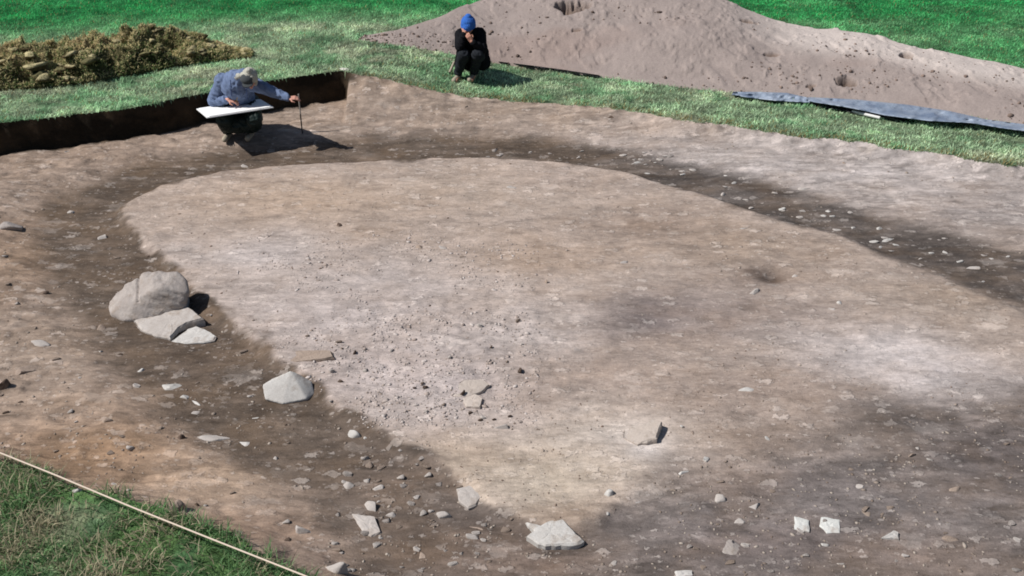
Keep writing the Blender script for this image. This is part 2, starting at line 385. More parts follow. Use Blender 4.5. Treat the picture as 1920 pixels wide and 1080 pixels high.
# ------------------------------------------------------------------ rocks
def ico(sub):
    bm = bmesh.new(); bmesh.ops.create_icosphere(bm, subdivisions=sub, radius=1)
    V = np.array([v.co[:] for v in bm.verts]); Fc = np.array([[v.index for v in f.verts] for f in bm.faces]); bm.free(); return V, Fc
ICO = {k: ico(k) for k in (1, 2, 3, 5)}
def noise3(P, fr, s): return (fbm(P[:, 0] * fr + P[:, 2] * 1.7 * fr, P[:, 1] * fr - P[:, 2] * 1.3 * fr, s, 3) - .5)
def rock_verts(seed, sub=3, cuts=11, planes=None, rough=.10, lo=.34, hi=.62):
    r = np.random.default_rng(seed); V, Fc = ICO[sub]; V = V.copy()
    pl = list(planes or [])
    for _ in range(cuts):
        d = r.normal(size=3); d /= np.linalg.norm(d); pl.append((d, r.uniform(lo, hi)))
    for d, h in pl:
        d = np.array(d, float); d /= np.linalg.norm(d); s = V @ d - h; m = s > 0; V[m] -= np.outer(s[m], d) * .96
    V *= (1 + rough * 2 * noise3(V, 1.3, seed + 5) + rough * noise3(V, 4., seed + 8))[:, None]
    return V, Fc
# ------------------------------------------------------------------ spoil heap
def mound(name, rows, ny, mat, colf, dispf, zg, back=.6, nu=700, prof=1.0):
    # rows: (front px, front py, ridge px, ridge py, distance from front to ridge)
    R = np.array(rows, float); u = np.linspace(0, len(R) - 1, nu); k = np.arange(len(R))
    I = lambda j: np.interp(u, k, R[:, j])
    def fg(a, b):
        z = zg
        for _ in range(4): p = at(a, b, z); z = float(zfield(np.array([p.x]), np.array([p.y]))[0]) + .01
        return at(a, b, z)
    F = np.array([fg(a, b) for a, b in zip(I(0), I(1))])
    RR = np.array([atY(a, b, f[1] + d) for a, b, f, d in zip(I(2), I(3), F, I(4))])
    RR[:, 2] = np.maximum(RR[:, 2], F[:, 2] + .03)
    from_noise = lambda a: a
    B = RR.copy(); B[:, 1] += I(4) * back; B[:, 2] = F[:, 2]
    def sm(A, w):
        kk = np.ones(w) / w; o = A.copy()
        for j in range(3): o[:, j] = np.convolve(np.pad(A[:, j], w // 2, mode='edge'), kk, 'valid')[:len(A)]
        return o
    w = nu // 25 | 1
    F, RR, B = sm(F, w), sm(RR, w), sm(B, w)
    v = np.linspace(-.06, 2, ny); V = np.zeros((nu, ny, 3))
    for j, t in enumerate(v):
        if t <= 1:
            s = max(t, 0); pf = (math.sin(s * math.pi / 2) ** prof) * .75 + .25 * s
            V[:, j, :2] = F[:, :2] + (RR - F)[:, :2] * t
            V[:, j, 2] = F[:, 2] + (RR - F)[:, 2] * pf - (.06 if t < 0 else 0)
        else:
            s = t - 1; pf = (1 - s) ** 1.15
            V[:, j, :2] = RR[:, :2] + (B - RR)[:, :2] * s
            V[:, j, 2] = B[:, 2] + (RR - B)[:, 2] * pf
    X, Y = V[..., 0], V[..., 1]
    V[..., 2] += dispf(X, Y, v[None, :] * np.ones((nu, 1))) * np.clip((RR[:, 2] - F[:, 2]) / .35, .08, 1)[:, None]
    id_ = np.arange(nu * ny).reshape(nu, ny)
    q = np.stack([id_[:-1, :-1], id_[1:, :-1], id_[1:, 1:], id_[:-1, 1:]], -1).reshape(-1, 4)
    me = npmesh(name, V.reshape(-1, 3), q, [mat], colf(X, Y, v[None, :] * np.ones((nu, 1))).reshape(-1, 3))
    return me, V
heap_rows = [(668, 73, 680, 68, .12), (720, 81, 722, 59, .32), (790, 91, 785, 45, .7), (850, 102, 842, 24, 1.15), (940, 120, 905, -4, 1.9), (1050, 136, 1010, -30, 2.6), (1130, 145, 1140, -42, 3.1),
             (1250, 161, 1260, -26, 2.9), (1340, 171, 1370, 4, 2.7), (1440, 177, 1460, 40, 2.3), (1530, 186, 1540, 52, 2.2), (1610, 193, 1620, 58, 2.1), (1700, 203, 1690, 82, 1.8), (1790, 216, 1780, 103, 1.6), (1920, 235, 1920, 128, 1.5), (2200, 292, 2200, 185, 1.4), (2500, 345, 2500, 250, 1.1)]
holes = [(1585, 168, .13, .13, .17), (1690, 150, .09, .10, .12), (1073, 14, .28, .20, .24), (1445, 122, .10, .05, .06), (1400, 45, .16, .06, .05), (1083, 78, .08, .04, .05), (1522, 160, .06, .04, .05)]
HP = [(atY(a, b, 0 + Y).x, Y, rx, ry, d) for (a, b, rx, ry, d), Y in zip(holes, (15.05, 15.7, 17.6, 16.0, 17.0, 16.9, 15.0))]
def heap_disp(X, Y, v):
    e = sstep(0, .12, v) * sstep(2, 1.7, v)
    z = e * (.13 * (fbm(X * .9, Y * 1.1, 201, 3) - .5) + .030 * (fbm(X * 4, Y * 4, 203, 4) - .5))
    z = z - e * .022 * sstep(.60, .70, fbm(X * 2.4 + Y * .8, Y * 1.3, 215, 4)) + e * .012 * sstep(.60, .66, fbm(X * 8, Y * 8, 217, 2)) * sstep(.5, .62, fbm(X * .8, Y * .8, 218))
    z = z + e * .016 * sstep(.62, .75, fbm(X * 6, Y * 6, 207, 3))
    z = z + .05 * np.exp(-((v - .25) / .12) ** 2) * (fbm(X * 1.4, Y, 209) - .3)
    for hx, hy, rx, ry, d in HP:
        r = ((X - hx) / rx) ** 2 + ((Y - hy) / ry) ** 2 + 2.2 * (fbm(X * 7, Y * 7, 213, 3) - .5)
        z = z - d * sstep(1.5, .5, r)
    return z
def heap_col(X, Y, v):
    C = np.empty(X.shape + (3,)); C[:] = alb(162, 149, 143)
    m = sstep(.5, .7, fbm(X * .5, Y * .8, 211))[..., None] * .6; C[:] = C * (1 - m) + alb(156, 138, 130) * m
    m = (sstep(3.0, 5.0, X) * sstep(.45, .8, v + .12 * fbm(X, Y, 212)))[..., None] * .8; C[:] = C * (1 - m) + alb(208, 197, 190) * m  # paler right ridge: sunlight on the turned slope put into the colour
    for hx, hy, rx, ry, d in HP:
        m = (sstep(1.6, .6, ((X - hx) / rx) ** 2 + ((Y - hy) / ry) ** 2 + 2.2 * (fbm(X * 7, Y * 7, 213, 3) - .5)))[..., None] * .7; C[:] = C * (1 - m) + alb(120, 98, 82) * m  # shade inside the holes painted in as a darker tone
    return C
hm, HV = mound('spoil_heap', heap_rows, 210, M_heap, heap_col, heap_disp, ZR + .01, nu=1100)
tag(link('spoil_heap', hm), 'long high heap of pale pinkish dug soil behind the squatting person in black', 'soil heap')

# turf heap
turf_rows = [(-260, 188, -260, 124, .8), (-120, 182, -120, 108, .8), (0, 170, 0, 98, .85), (80, 166, 60, 88, .9), (150, 159, 110, 90, .85), (230, 145, 200, 68, .9), (300, 132, 290, 62, .85), (360, 121, 350, 68, .75), (410, 114, 400, 78, .55), (445, 109, 440, 92, .35), (470, 106, 468, 103, .12)]
def turf_disp(X, Y, v):
    e = sstep(-.03, .15, v) * sstep(2, 1.8, v)
    r = 1 - np.abs(fbm(X * 2.6, Y * 3.2, 221, 3) - .5) * 5; q = 1 - np.abs(fbm(X * 7, Y * 8, 223, 3) - .5) * 5
    return e * (.22 * r + .11 * q + .05 * (vn(X * 17, Y * 17, 225) - .5) + .04 * (vn(X * 37, Y * 37, 226) - .5) - .13)
def turf_col(X, Y, v):
    n = fbm(X * 2.4, Y * 3, 231, 4)[..., None]; C = np.empty(X.shape + (3,)); C[:] = alb(166, 154, 112)
    C[:] = C * (1 - .6 * sstep(.5, .65, n)) + alb(172, 148, 112) * .6 * sstep(.5, .65, n)
    g = (sstep(.5, .36, n[..., 0]) * .7)[..., None]; C[:] = C * (1 - g) + alb(84, 92, 56) * g
    f = (sstep(.5, .15, v) * .85)[..., None]; C[:] = C * (1 - f) + alb(60, 62, 40) * f  # lower front darkened: shade under the overhanging sods painted into the colour
    return C
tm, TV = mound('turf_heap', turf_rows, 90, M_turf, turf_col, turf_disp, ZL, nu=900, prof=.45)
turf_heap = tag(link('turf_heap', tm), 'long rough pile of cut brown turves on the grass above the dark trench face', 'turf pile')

# ------------------------------------------------------------------ blades of grass
def blades(name, X, Y, Z, L, Wd, C, lean=.5, parent=None, label=None, flat=None):
    n = len(X); a = rng.uniform(0, 2 * math.pi, n); b = rng.uniform(0, 2 * math.pi, n) if flat is None else flat + rng.normal(0, .5, n)
    wx, wy = np.cos(a) * Wd / 2, np.sin(a) * Wd / 2; ln = np.clip(rng.normal(lean, .25, n), .05, 1.4)
    dx, dy = np.cos(b) * np.sin(ln) * L, np.sin(b) * np.sin(ln) * L; dz = np.cos(ln) * L
    P = np.zeros((n, 5, 3))
    P[:, 0] = np.c_[X - wx, Y - wy, Z - .006]; P[:, 1] = np.c_[X + wx, Y + wy, Z - .006]
    P[:, 2] = np.c_[X + wx * .8 + dx * .4, Y + wy * .8 + dy * .4, Z + dz * .6]; P[:, 3] = np.c_[X - wx * .8 + dx * .4, Y - wy * .8 + dy * .4, Z + dz * .6]
    P[:, 4] = np.c_[X + dx, Y + dy, Z + dz]
    base = np.arange(n)[:, None] * 5
    T = np.concatenate([base + np.array([[0, 1, 2]]), base + np.array([[0, 2, 3]]), base + np.array([[3, 2, 4]])])
    Cc = np.repeat(C[:, None, :], 5, 1)
    me = npmesh(name, P.reshape(-1, 3), T, [M_blade], Cc.reshape(-1, 3), smooth=False)
    o = link(name, me, parent); return o
def heapmask(X, Y):                            # true under the spoil heap
    f = np.array([tuple(at(r[0], r[1], ZR).xy) for r in heap_rows]); yf = np.interp(X, f[:, 0], f[:, 1], left=99, right=99)
    return Y > yf + .12
heap_back = np.array([(v[0], v[1]) for v in HV[::40, -1]])
HQ = HV[8::20]; heap_out = [(v[0], v[1]) for v in HQ[:, 8]] + [(v[0], v[1]) for v in HQ[:, -14]][::-1]
turf_out = [(v[0], v[1]) for v in TV[::30, 8]] + [(v[0], v[1]) for v in TV[::30, -1]][::-1]
n = 760000
X = rng.uniform(-11.5, 13, n); Y = rng.uniform(11.5, 28, n)
ok = (np.abs(X) < Y * .62 + 1.0); X, Y = X[ok], Y[ok]
sd = edge_sd(X, Y); ok = sd < -.0
ok &= sdist(X, Y, heap_out) < .0; ok &= sdist(X, Y, turf_out) < .05
X, Y, sd = X[ok], Y[ok], sd[ok]
tuft = fbm(X * 3.2, Y * 3.2, 301, 3); keep = rng.random(len(X)) < sstep(.16, .5, tuft) * .9 + .15
X, Y, sd, tuft = X[keep], Y[keep], sd[keep], tuft[keep]
C = grass_colour(X, Y, 2.25) * np.array([1.0, 1.0, 1.08]) * rng.uniform(.72, 1.3, (len(X), 1)) * (1 + .35 * (tuft[:, None] - .5))
dry = rng.random(len(X)) < .06 + .5 * sstep(-.25, 0, sd) * (X > -2.2); C[dry] = alb(176, 164, 116) * rng.uniform(.7, 1.2, (dry.sum(), 1))
L = .034 + .06 * tuft * rng.random(len(X)) + .02 * sstep(-.3, 0, sd)
g = blades('grass', X, Y, zfield(X, Y), L, .009 + .006 * rng.random(len(X)), C, .95); tag(g, 'short green turf growing over the field around the trench', 'grass', kind='stuff')
# long rough grass in the near corner, with pale dead stems lying in it
n = 62000
X = rng.uniform(-5.2, -.6, n); Y = rng.uniform(4.2, 8.2, n); sd = edge_sd(X, Y); ok = sd < .03; X, Y, sd = X[ok], Y[ok], sd[ok]
tuft = fbm(X * 2.2, Y * 2.2, 311, 3); keep = rng.random(len(X)) < .25 + sstep(.3, .6, tuft); X, Y, sd, tuft = X[keep], Y[keep], sd[keep], tuft[keep]
deadm = .4 * sstep(.52, .6, fbm(X * 1.7 + 4, Y * 2.2, 321, 3))
for a_, b_, c_ in ((275, 1010, .30), (215, 1065, .34), (90, 985, .26), (175, 945, .16), (330, 1060, .2), (20, 1040, .2)):
    q_ = at(a_, b_, .14); deadm = np.maximum(deadm, np.exp(-((X - q_.x) ** 2 + ((Y - q_.y) * 1.1) ** 2) / c_ ** 2 * 1.3 - .3 * (fbm(X * 6, Y * 6, 322) - .5)))
dead = rng.random(len(X)) < .07 + .8 * deadm
C = np.empty((len(X), 3)); C[:] = alb(104, 138, 92) * 1.3; C *= rng.uniform(.5, 1.5, (len(X), 1)) * (.6 + .8 * tuft[:, None]); 
C[dead] = alb(196, 186, 156) * rng.uniform(.6, 1.3, (dead.sum(), 1))
L = (.07 + .16 * tuft * rng.random(len(X))) * np.where(dead, 1.15, 1 - .55 * deadm)
g2 = blades('long_grass', X, Y, ground_z(X, Y), L, .006 + .005 * rng.random(len(X)), C, .95); tag(g2, 'long rough green grass with pale dead stems in the near left corner', 'grass', kind='stuff')
# lumps of turf in the pile
_r = np.random.default_rng(55); cv, cf, cc_, off = [], [], [], 0
for k in range(170):
    u = _r.integers(0, TV.shape[0] - 1); w = int(_r.beta(1.3, 1.6) * 62) + 4; q = TV[u, w]
    V_, F_ = rock_verts(3000 + k, 3 if k % 3 else 2, 5, None, .42, .4, .8); s_ = _r.uniform(.04, .13) * (1 - .35 * (u > 430)); V_ = V_ * np.array([s_ * _r.uniform(1, 1.7), s_, s_ * _r.uniform(.4, .8)])
    t_ = _r.uniform(0, 3.1); R_ = np.array([[math.cos(t_), -math.sin(t_), 0], [math.sin(t_), math.cos(t_), 0], [0, 0, 1]]); V_ = V_ @ R_.T + q + np.array([0, 0, -.005])
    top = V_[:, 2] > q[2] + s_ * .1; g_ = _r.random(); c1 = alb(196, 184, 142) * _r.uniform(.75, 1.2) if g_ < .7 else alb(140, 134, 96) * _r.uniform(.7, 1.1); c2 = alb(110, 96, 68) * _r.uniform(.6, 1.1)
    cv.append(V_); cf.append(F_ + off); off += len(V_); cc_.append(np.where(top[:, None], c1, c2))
lm = link('turf_lumps', npmesh('turf_lumps', np.concatenate(cv), np.concatenate(cf), [M_turf], np.concatenate(cc_)), turf_heap); lm['kind'] = 'stuff'
# dead grass on the turf pile
u = rng.integers(0, TV.shape[0] - 1, 52000); w = rng.integers(3, TV.shape[1] - 30, 52000); p = TV[u, w]
C = np.empty((len(p), 3)); C[:] = alb(206, 192, 146) * 1.4; C *= rng.uniform(.55, 1.25, (len(p), 1)); gm = rng.random(len(p)) < .5 * (1 - w / TV.shape[1]); C[gm] = alb(120, 142, 88)
tg = blades('dead_grass', p[:, 0] + rng.normal(0, .02, len(p)), p[:, 1] + rng.normal(0, .02, len(p)), p[:, 2] + .004, rng.uniform(.025, .06, len(p)), np.full(len(p), .012), C, 1.15, parent=turf_heap)
tg['kind'] = 'stuff'

def rock_obj(name, px, py, w, h, ht, mat, seed, label=None, cat='stone', group=None, sub=3, planes=None, cuts=11, bury=.62, rot=None, rough=.1, smooth=False):
    """stone whose visible middle is at photo pixel px,py, w and h its footprint in photo pixels, ht metres above the soil"""
    p = onground(px, py + h * .35); s = ppm(p); r = np.random.default_rng(seed)
    sx = w / s / 2; q = at(px, py + h / 2, p.z); q2 = at(px, py - h / 2, p.z); sy = min(max((q2.y - q.y) / 2 - ht * .45, sx * .45), sx * 1.3)
    V, Fc = rock_verts(seed, sub, cuts, planes, rough)
    V = V / np.abs(V).max(0); tot = ht / (1 - bury); V = V * np.array([sx, sy, tot / 2]); V[:, 2] += tot / 2 - tot * bury
    me = npmesh(name, V, Fc, [mat], smooth=smooth)
    o = link(name, me, None, p + Vector((0, sy * .3, -.004))); o.rotation_euler = (0, 0, r.uniform(-.5, .5) if rot is None else rot)
    return tag(o, label, cat, group)
def slab_obj(name, pts, ht, mat, seed, label, cat='stone', tilt=(0, 0), group=None, z=None, bev=.012):
    """flat stone: top outline given by photo pixels, at height ht over the soil; sides go down into the soil"""
    cx = sum(a for a, b in pts) / len(pts); cy = sum(b for a, b in pts) / len(pts)
    g = onground(cx, cy); zt = g.z + ht
    T = [at(a, b, zt) for a, b in pts]; c = sum(T, Vector()) / len(T)
    bm = bmesh.new(); r = random.Random(seed)
    # subdivide outline and roughen it
    ring = []
    for i, p in enumerate(T):
        q = T[(i + 1) % len(T)]; k = max(2, int((q - p).length / .035))
        for j in range(k):
            t = j / k; v = p.lerp(q, t)
            if j: v = v + Vector((r.uniform(-1, 1), r.uniform(-1, 1), 0)) * .004
            ring.append(v)
    top = []
    vs_in = [bm.verts.new((c + (v - c) * .0)) for v in ring[:1]]
    rings = []
    for f, dz in ((.35, .004), (.7, .002), (.93, 0), (1, -bev), (1.02, -ht * .6), (1.0, -ht - .05)):
        rr = []
        for v in ring:
            d = v - c; pp = c + d * f; tz = tilt[0] * d.x * f + tilt[1] * d.y * f
            rr.append(bm.verts.new((pp.x + r.uniform(-1, 1) * .002, pp.y + r.uniform(-1, 1) * .002, zt + dz + (tz if dz > -ht * .5 else tz * .3) + r.uniform(-1, 1) * .0018)))
        rings.append(rr)
    n_ = len(ring)
    for i in range(n_): bm.faces.new((vs_in[0], rings[0][i], rings[0][(i + 1) % n_]))
    for a, b in zip(rings, rings[1:]):
        for i in range(n_): bm.faces.new((a[i], b[i], b[(i + 1) % n_], a[(i + 1) % n_]))
    bmesh.ops.recalc_face_normals(bm, faces=bm.faces)
    for v in bm.verts: v.co -= Vector((c.x, c.y, g.z))
    me = bpy.data.meshes.new(name); bm.to_mesh(me); bm.free(); me.materials.append(mat)
    for p in me.polygons: p.use_smooth = False
    return tag(link(name, me, None, (c.x, c.y, g.z)), label, cat, group)

# the three stones of the left group and the pale pointed one
def hull_stone(name, base, pts, mat, label, vox=.014, smooth=6, nz=.02, seed=1):
    """solid stone spanned by points given as photo pixel and distance behind the base point; softened and roughened"""
    g = onground(*base); bm = bmesh.new()
    for a, b, dy in pts: bm.verts.new(atY(a, b, g.y + dy) - g)
    xs = [v.co.x for v in bm.verts]; ys = [v.co.y for v in bm.verts]; x0, x1, y0, y1 = min(xs), max(xs), min(ys), max(ys)
    for x, y in ((x0 + .08, y0 + .1), (x1 - .06, y0 + .1), (x0 + .12, y1 + .12), (x1 - .1, y1 + .12)): bm.verts.new((x, y, -.12))
    bmesh.ops.convex_hull(bm, input=bm.verts); me = bpy.data.meshes.new('h'); bm.to_mesh(me); bm.free(); t = bpy.data.objects.new('t', me); COL.objects.link(t)
    m = t.modifiers.new('r', 'REMESH'); m.mode = 'VOXEL'; m.voxel_size = vox; m = t.modifiers.new('s', 'SMOOTH'); m.factor = .5; m.iterations = smooth
    bpy.context.view_layer.update(); nm = bpy.data.meshes.new_from_object(t.evaluated_get(bpy.context.evaluated_depsgraph_get())); bpy.data.objects.remove(t)
    n_ = len(nm.vertices); co = np.empty(n_ * 3, np.float32); nm.vertices.foreach_get('co', co); no = np.empty(n_ * 3, np.float32); nm.vertices.foreach_get('normal', no); co = co.reshape(-1, 3); no = no.reshape(-1, 3)
    d_ = co[:, 0] + .20 + .45 * (co[:, 2] - .2); cr_ = np.exp(-(d_ / .013) ** 2) * (co[:, 2] > .17) * (co[:, 2] < .36) * (nz > .02)
    co += no * (nz * 2 * noise3(co, 4.5, seed) + nz * .8 * noise3(co, 14, seed + 3) - .03 * cr_)[:, None]; nm.vertices.foreach_set('co', co.ravel()); nm.update()
    for p in nm.polygons: p.use_smooth = True
    nm.materials.clear(); nm.materials.append(mat); nm.name = name
    return tag(link(name, nm, None, g), label, 'boulder')
hull_stone('boulder', (290, 612), [(203, 574, .30), (206, 588, .18), (232, 602, .09), (262, 600, .09), (300, 588, .13), (334, 570, .20), (346, 560, .22), (352, 545, .26), (347, 525, .38), (333, 512, .46), (300, 508, .48), (268, 512, .46), (238, 530, .42), (214, 554, .36), (300, 540, .22), (262, 555, .2)],
           M_grey, 'largest boulder, rounded grey, half buried in the dark soil band behind a pale slab', smooth=7, nz=.030)
hull_stone('pointed_stone', (540, 756), [(492, 722, .12), (496, 748, .02), (530, 757, -.02), (575, 748, .03), (591, 738, .12), (585, 716, .20), (545, 695, .20), (560, 702, .22), (512, 709, .18)],
           M_white, 'pale pointed boulder standing alone in the dark soil band at the platform edge', vox=.009, smooth=1, nz=.006, seed=4)
slab_obj('broken_slab', [(250, 594), (300, 590), (338, 573), (360, 583), (383, 601), (352, 606), (334, 614), (318, 629), (288, 622), (262, 611)], .055, M_pale, 3, 'flat pale broken slab leaning against the front of the largest grey boulder', tilt=(.10, .10), bev=.02)
slab_obj('rounded_stone', [(322, 638), (338, 627), (352, 617), (368, 612), (384, 617), (405, 630), (401, 637), (380, 641), (345, 642)], .018, M_white, 4, 'low pale lens-shaped stone just in front of the broken slab', tilt=(0, .05))
slab_obj('angular_slab', [(985, 978), (1012, 985), (1035, 976), (1054, 973), (1071, 991), (1095, 1013), (1081, 1019), (1023, 1020), (1009, 1016), (988, 1002), (1002, 993)], .025, M_white, 5, 'large white angular flat stone at the nearest tip of the pale platform', tilt=(.05, .08))
slab_obj('flat_stone', [(660, 962), (703, 969), (714, 998), (696, 1005), (679, 995)], .018, M_pale, 6, 'flat grey wedge stone lying below a rounded stone in the near dark soil', tilt=(.04, .04))
slab_obj('flat_stone', [(856, 914), (880, 909), (897, 911), (905, 930), (893, 945), (878, 950), (862, 938)], .022, M_pale, 7, 'chunky pale flat stone at the platform edge with a dark crack to its right', tilt=(.08, .04))
slab_obj('wedge_stone', [(1172, 792), (1205, 796), (1222, 790), (1241, 799), (1231, 826), (1196, 829), (1170, 815)], .028, M_wedge, 8, 'buried pale wedge with a raised right end casting a black triangular shadow', tilt=(.30, 0))
slab_obj('white_square', [(1489.5, 967.5), (1517, 975), (1517, 996), (1490.6, 992)], .008, M_sq, 9, 'smaller left one of two flat white square pieces side by side on grey soil', cat='marker', bev=.002)
slab_obj('white_square', [(1539, 968), (1574, 974), (1574, 999), (1551, 999), (1537, 985)], .008, M_sq, 10, 'larger right one of two flat white pieces, with a clipped lower left corner', cat='marker', bev=.002)
slab_obj('flat_stone', [(1652, 1008), (1675.5, 994), (1684.5, 997.5), (1686, 1010)], .012, M_white, 11, 'small pale triangular stone to the right of the two white square pieces')
slab_obj('flat_stone', [(530, 660), (560, 656), (595, 657), (622, 660), (627, 672), (600, 675), (560, 676), (532, 676)], .012, M_tan, 12, 'long pale raised block on the left rim of the platform above the pointed boulder', tilt=(.10, 0))
slab_obj('flat_stone', [(1265, 1070), (1298, 1069), (1300, 1079), (1268, 1082)], .012, M_white, 13, 'white stone cut by the bottom edge of the photo')
slab_obj('flat_stone', [(843, 728), (870, 712), (905, 712), (918, 722), (905, 734), (880, 742), (850, 742)], .005, M_wedge, 14, 'pale flaking plate of crust at the right end of the broken crust', tilt=(.05, .03))
slab_obj('flat_stone', [(862, 746), (890, 738), (905, 748), (900, 764), (874, 762)], .005, M_wedge, 15, 'second pale flake of crust just below the flaking plate', tilt=(.05, 0))

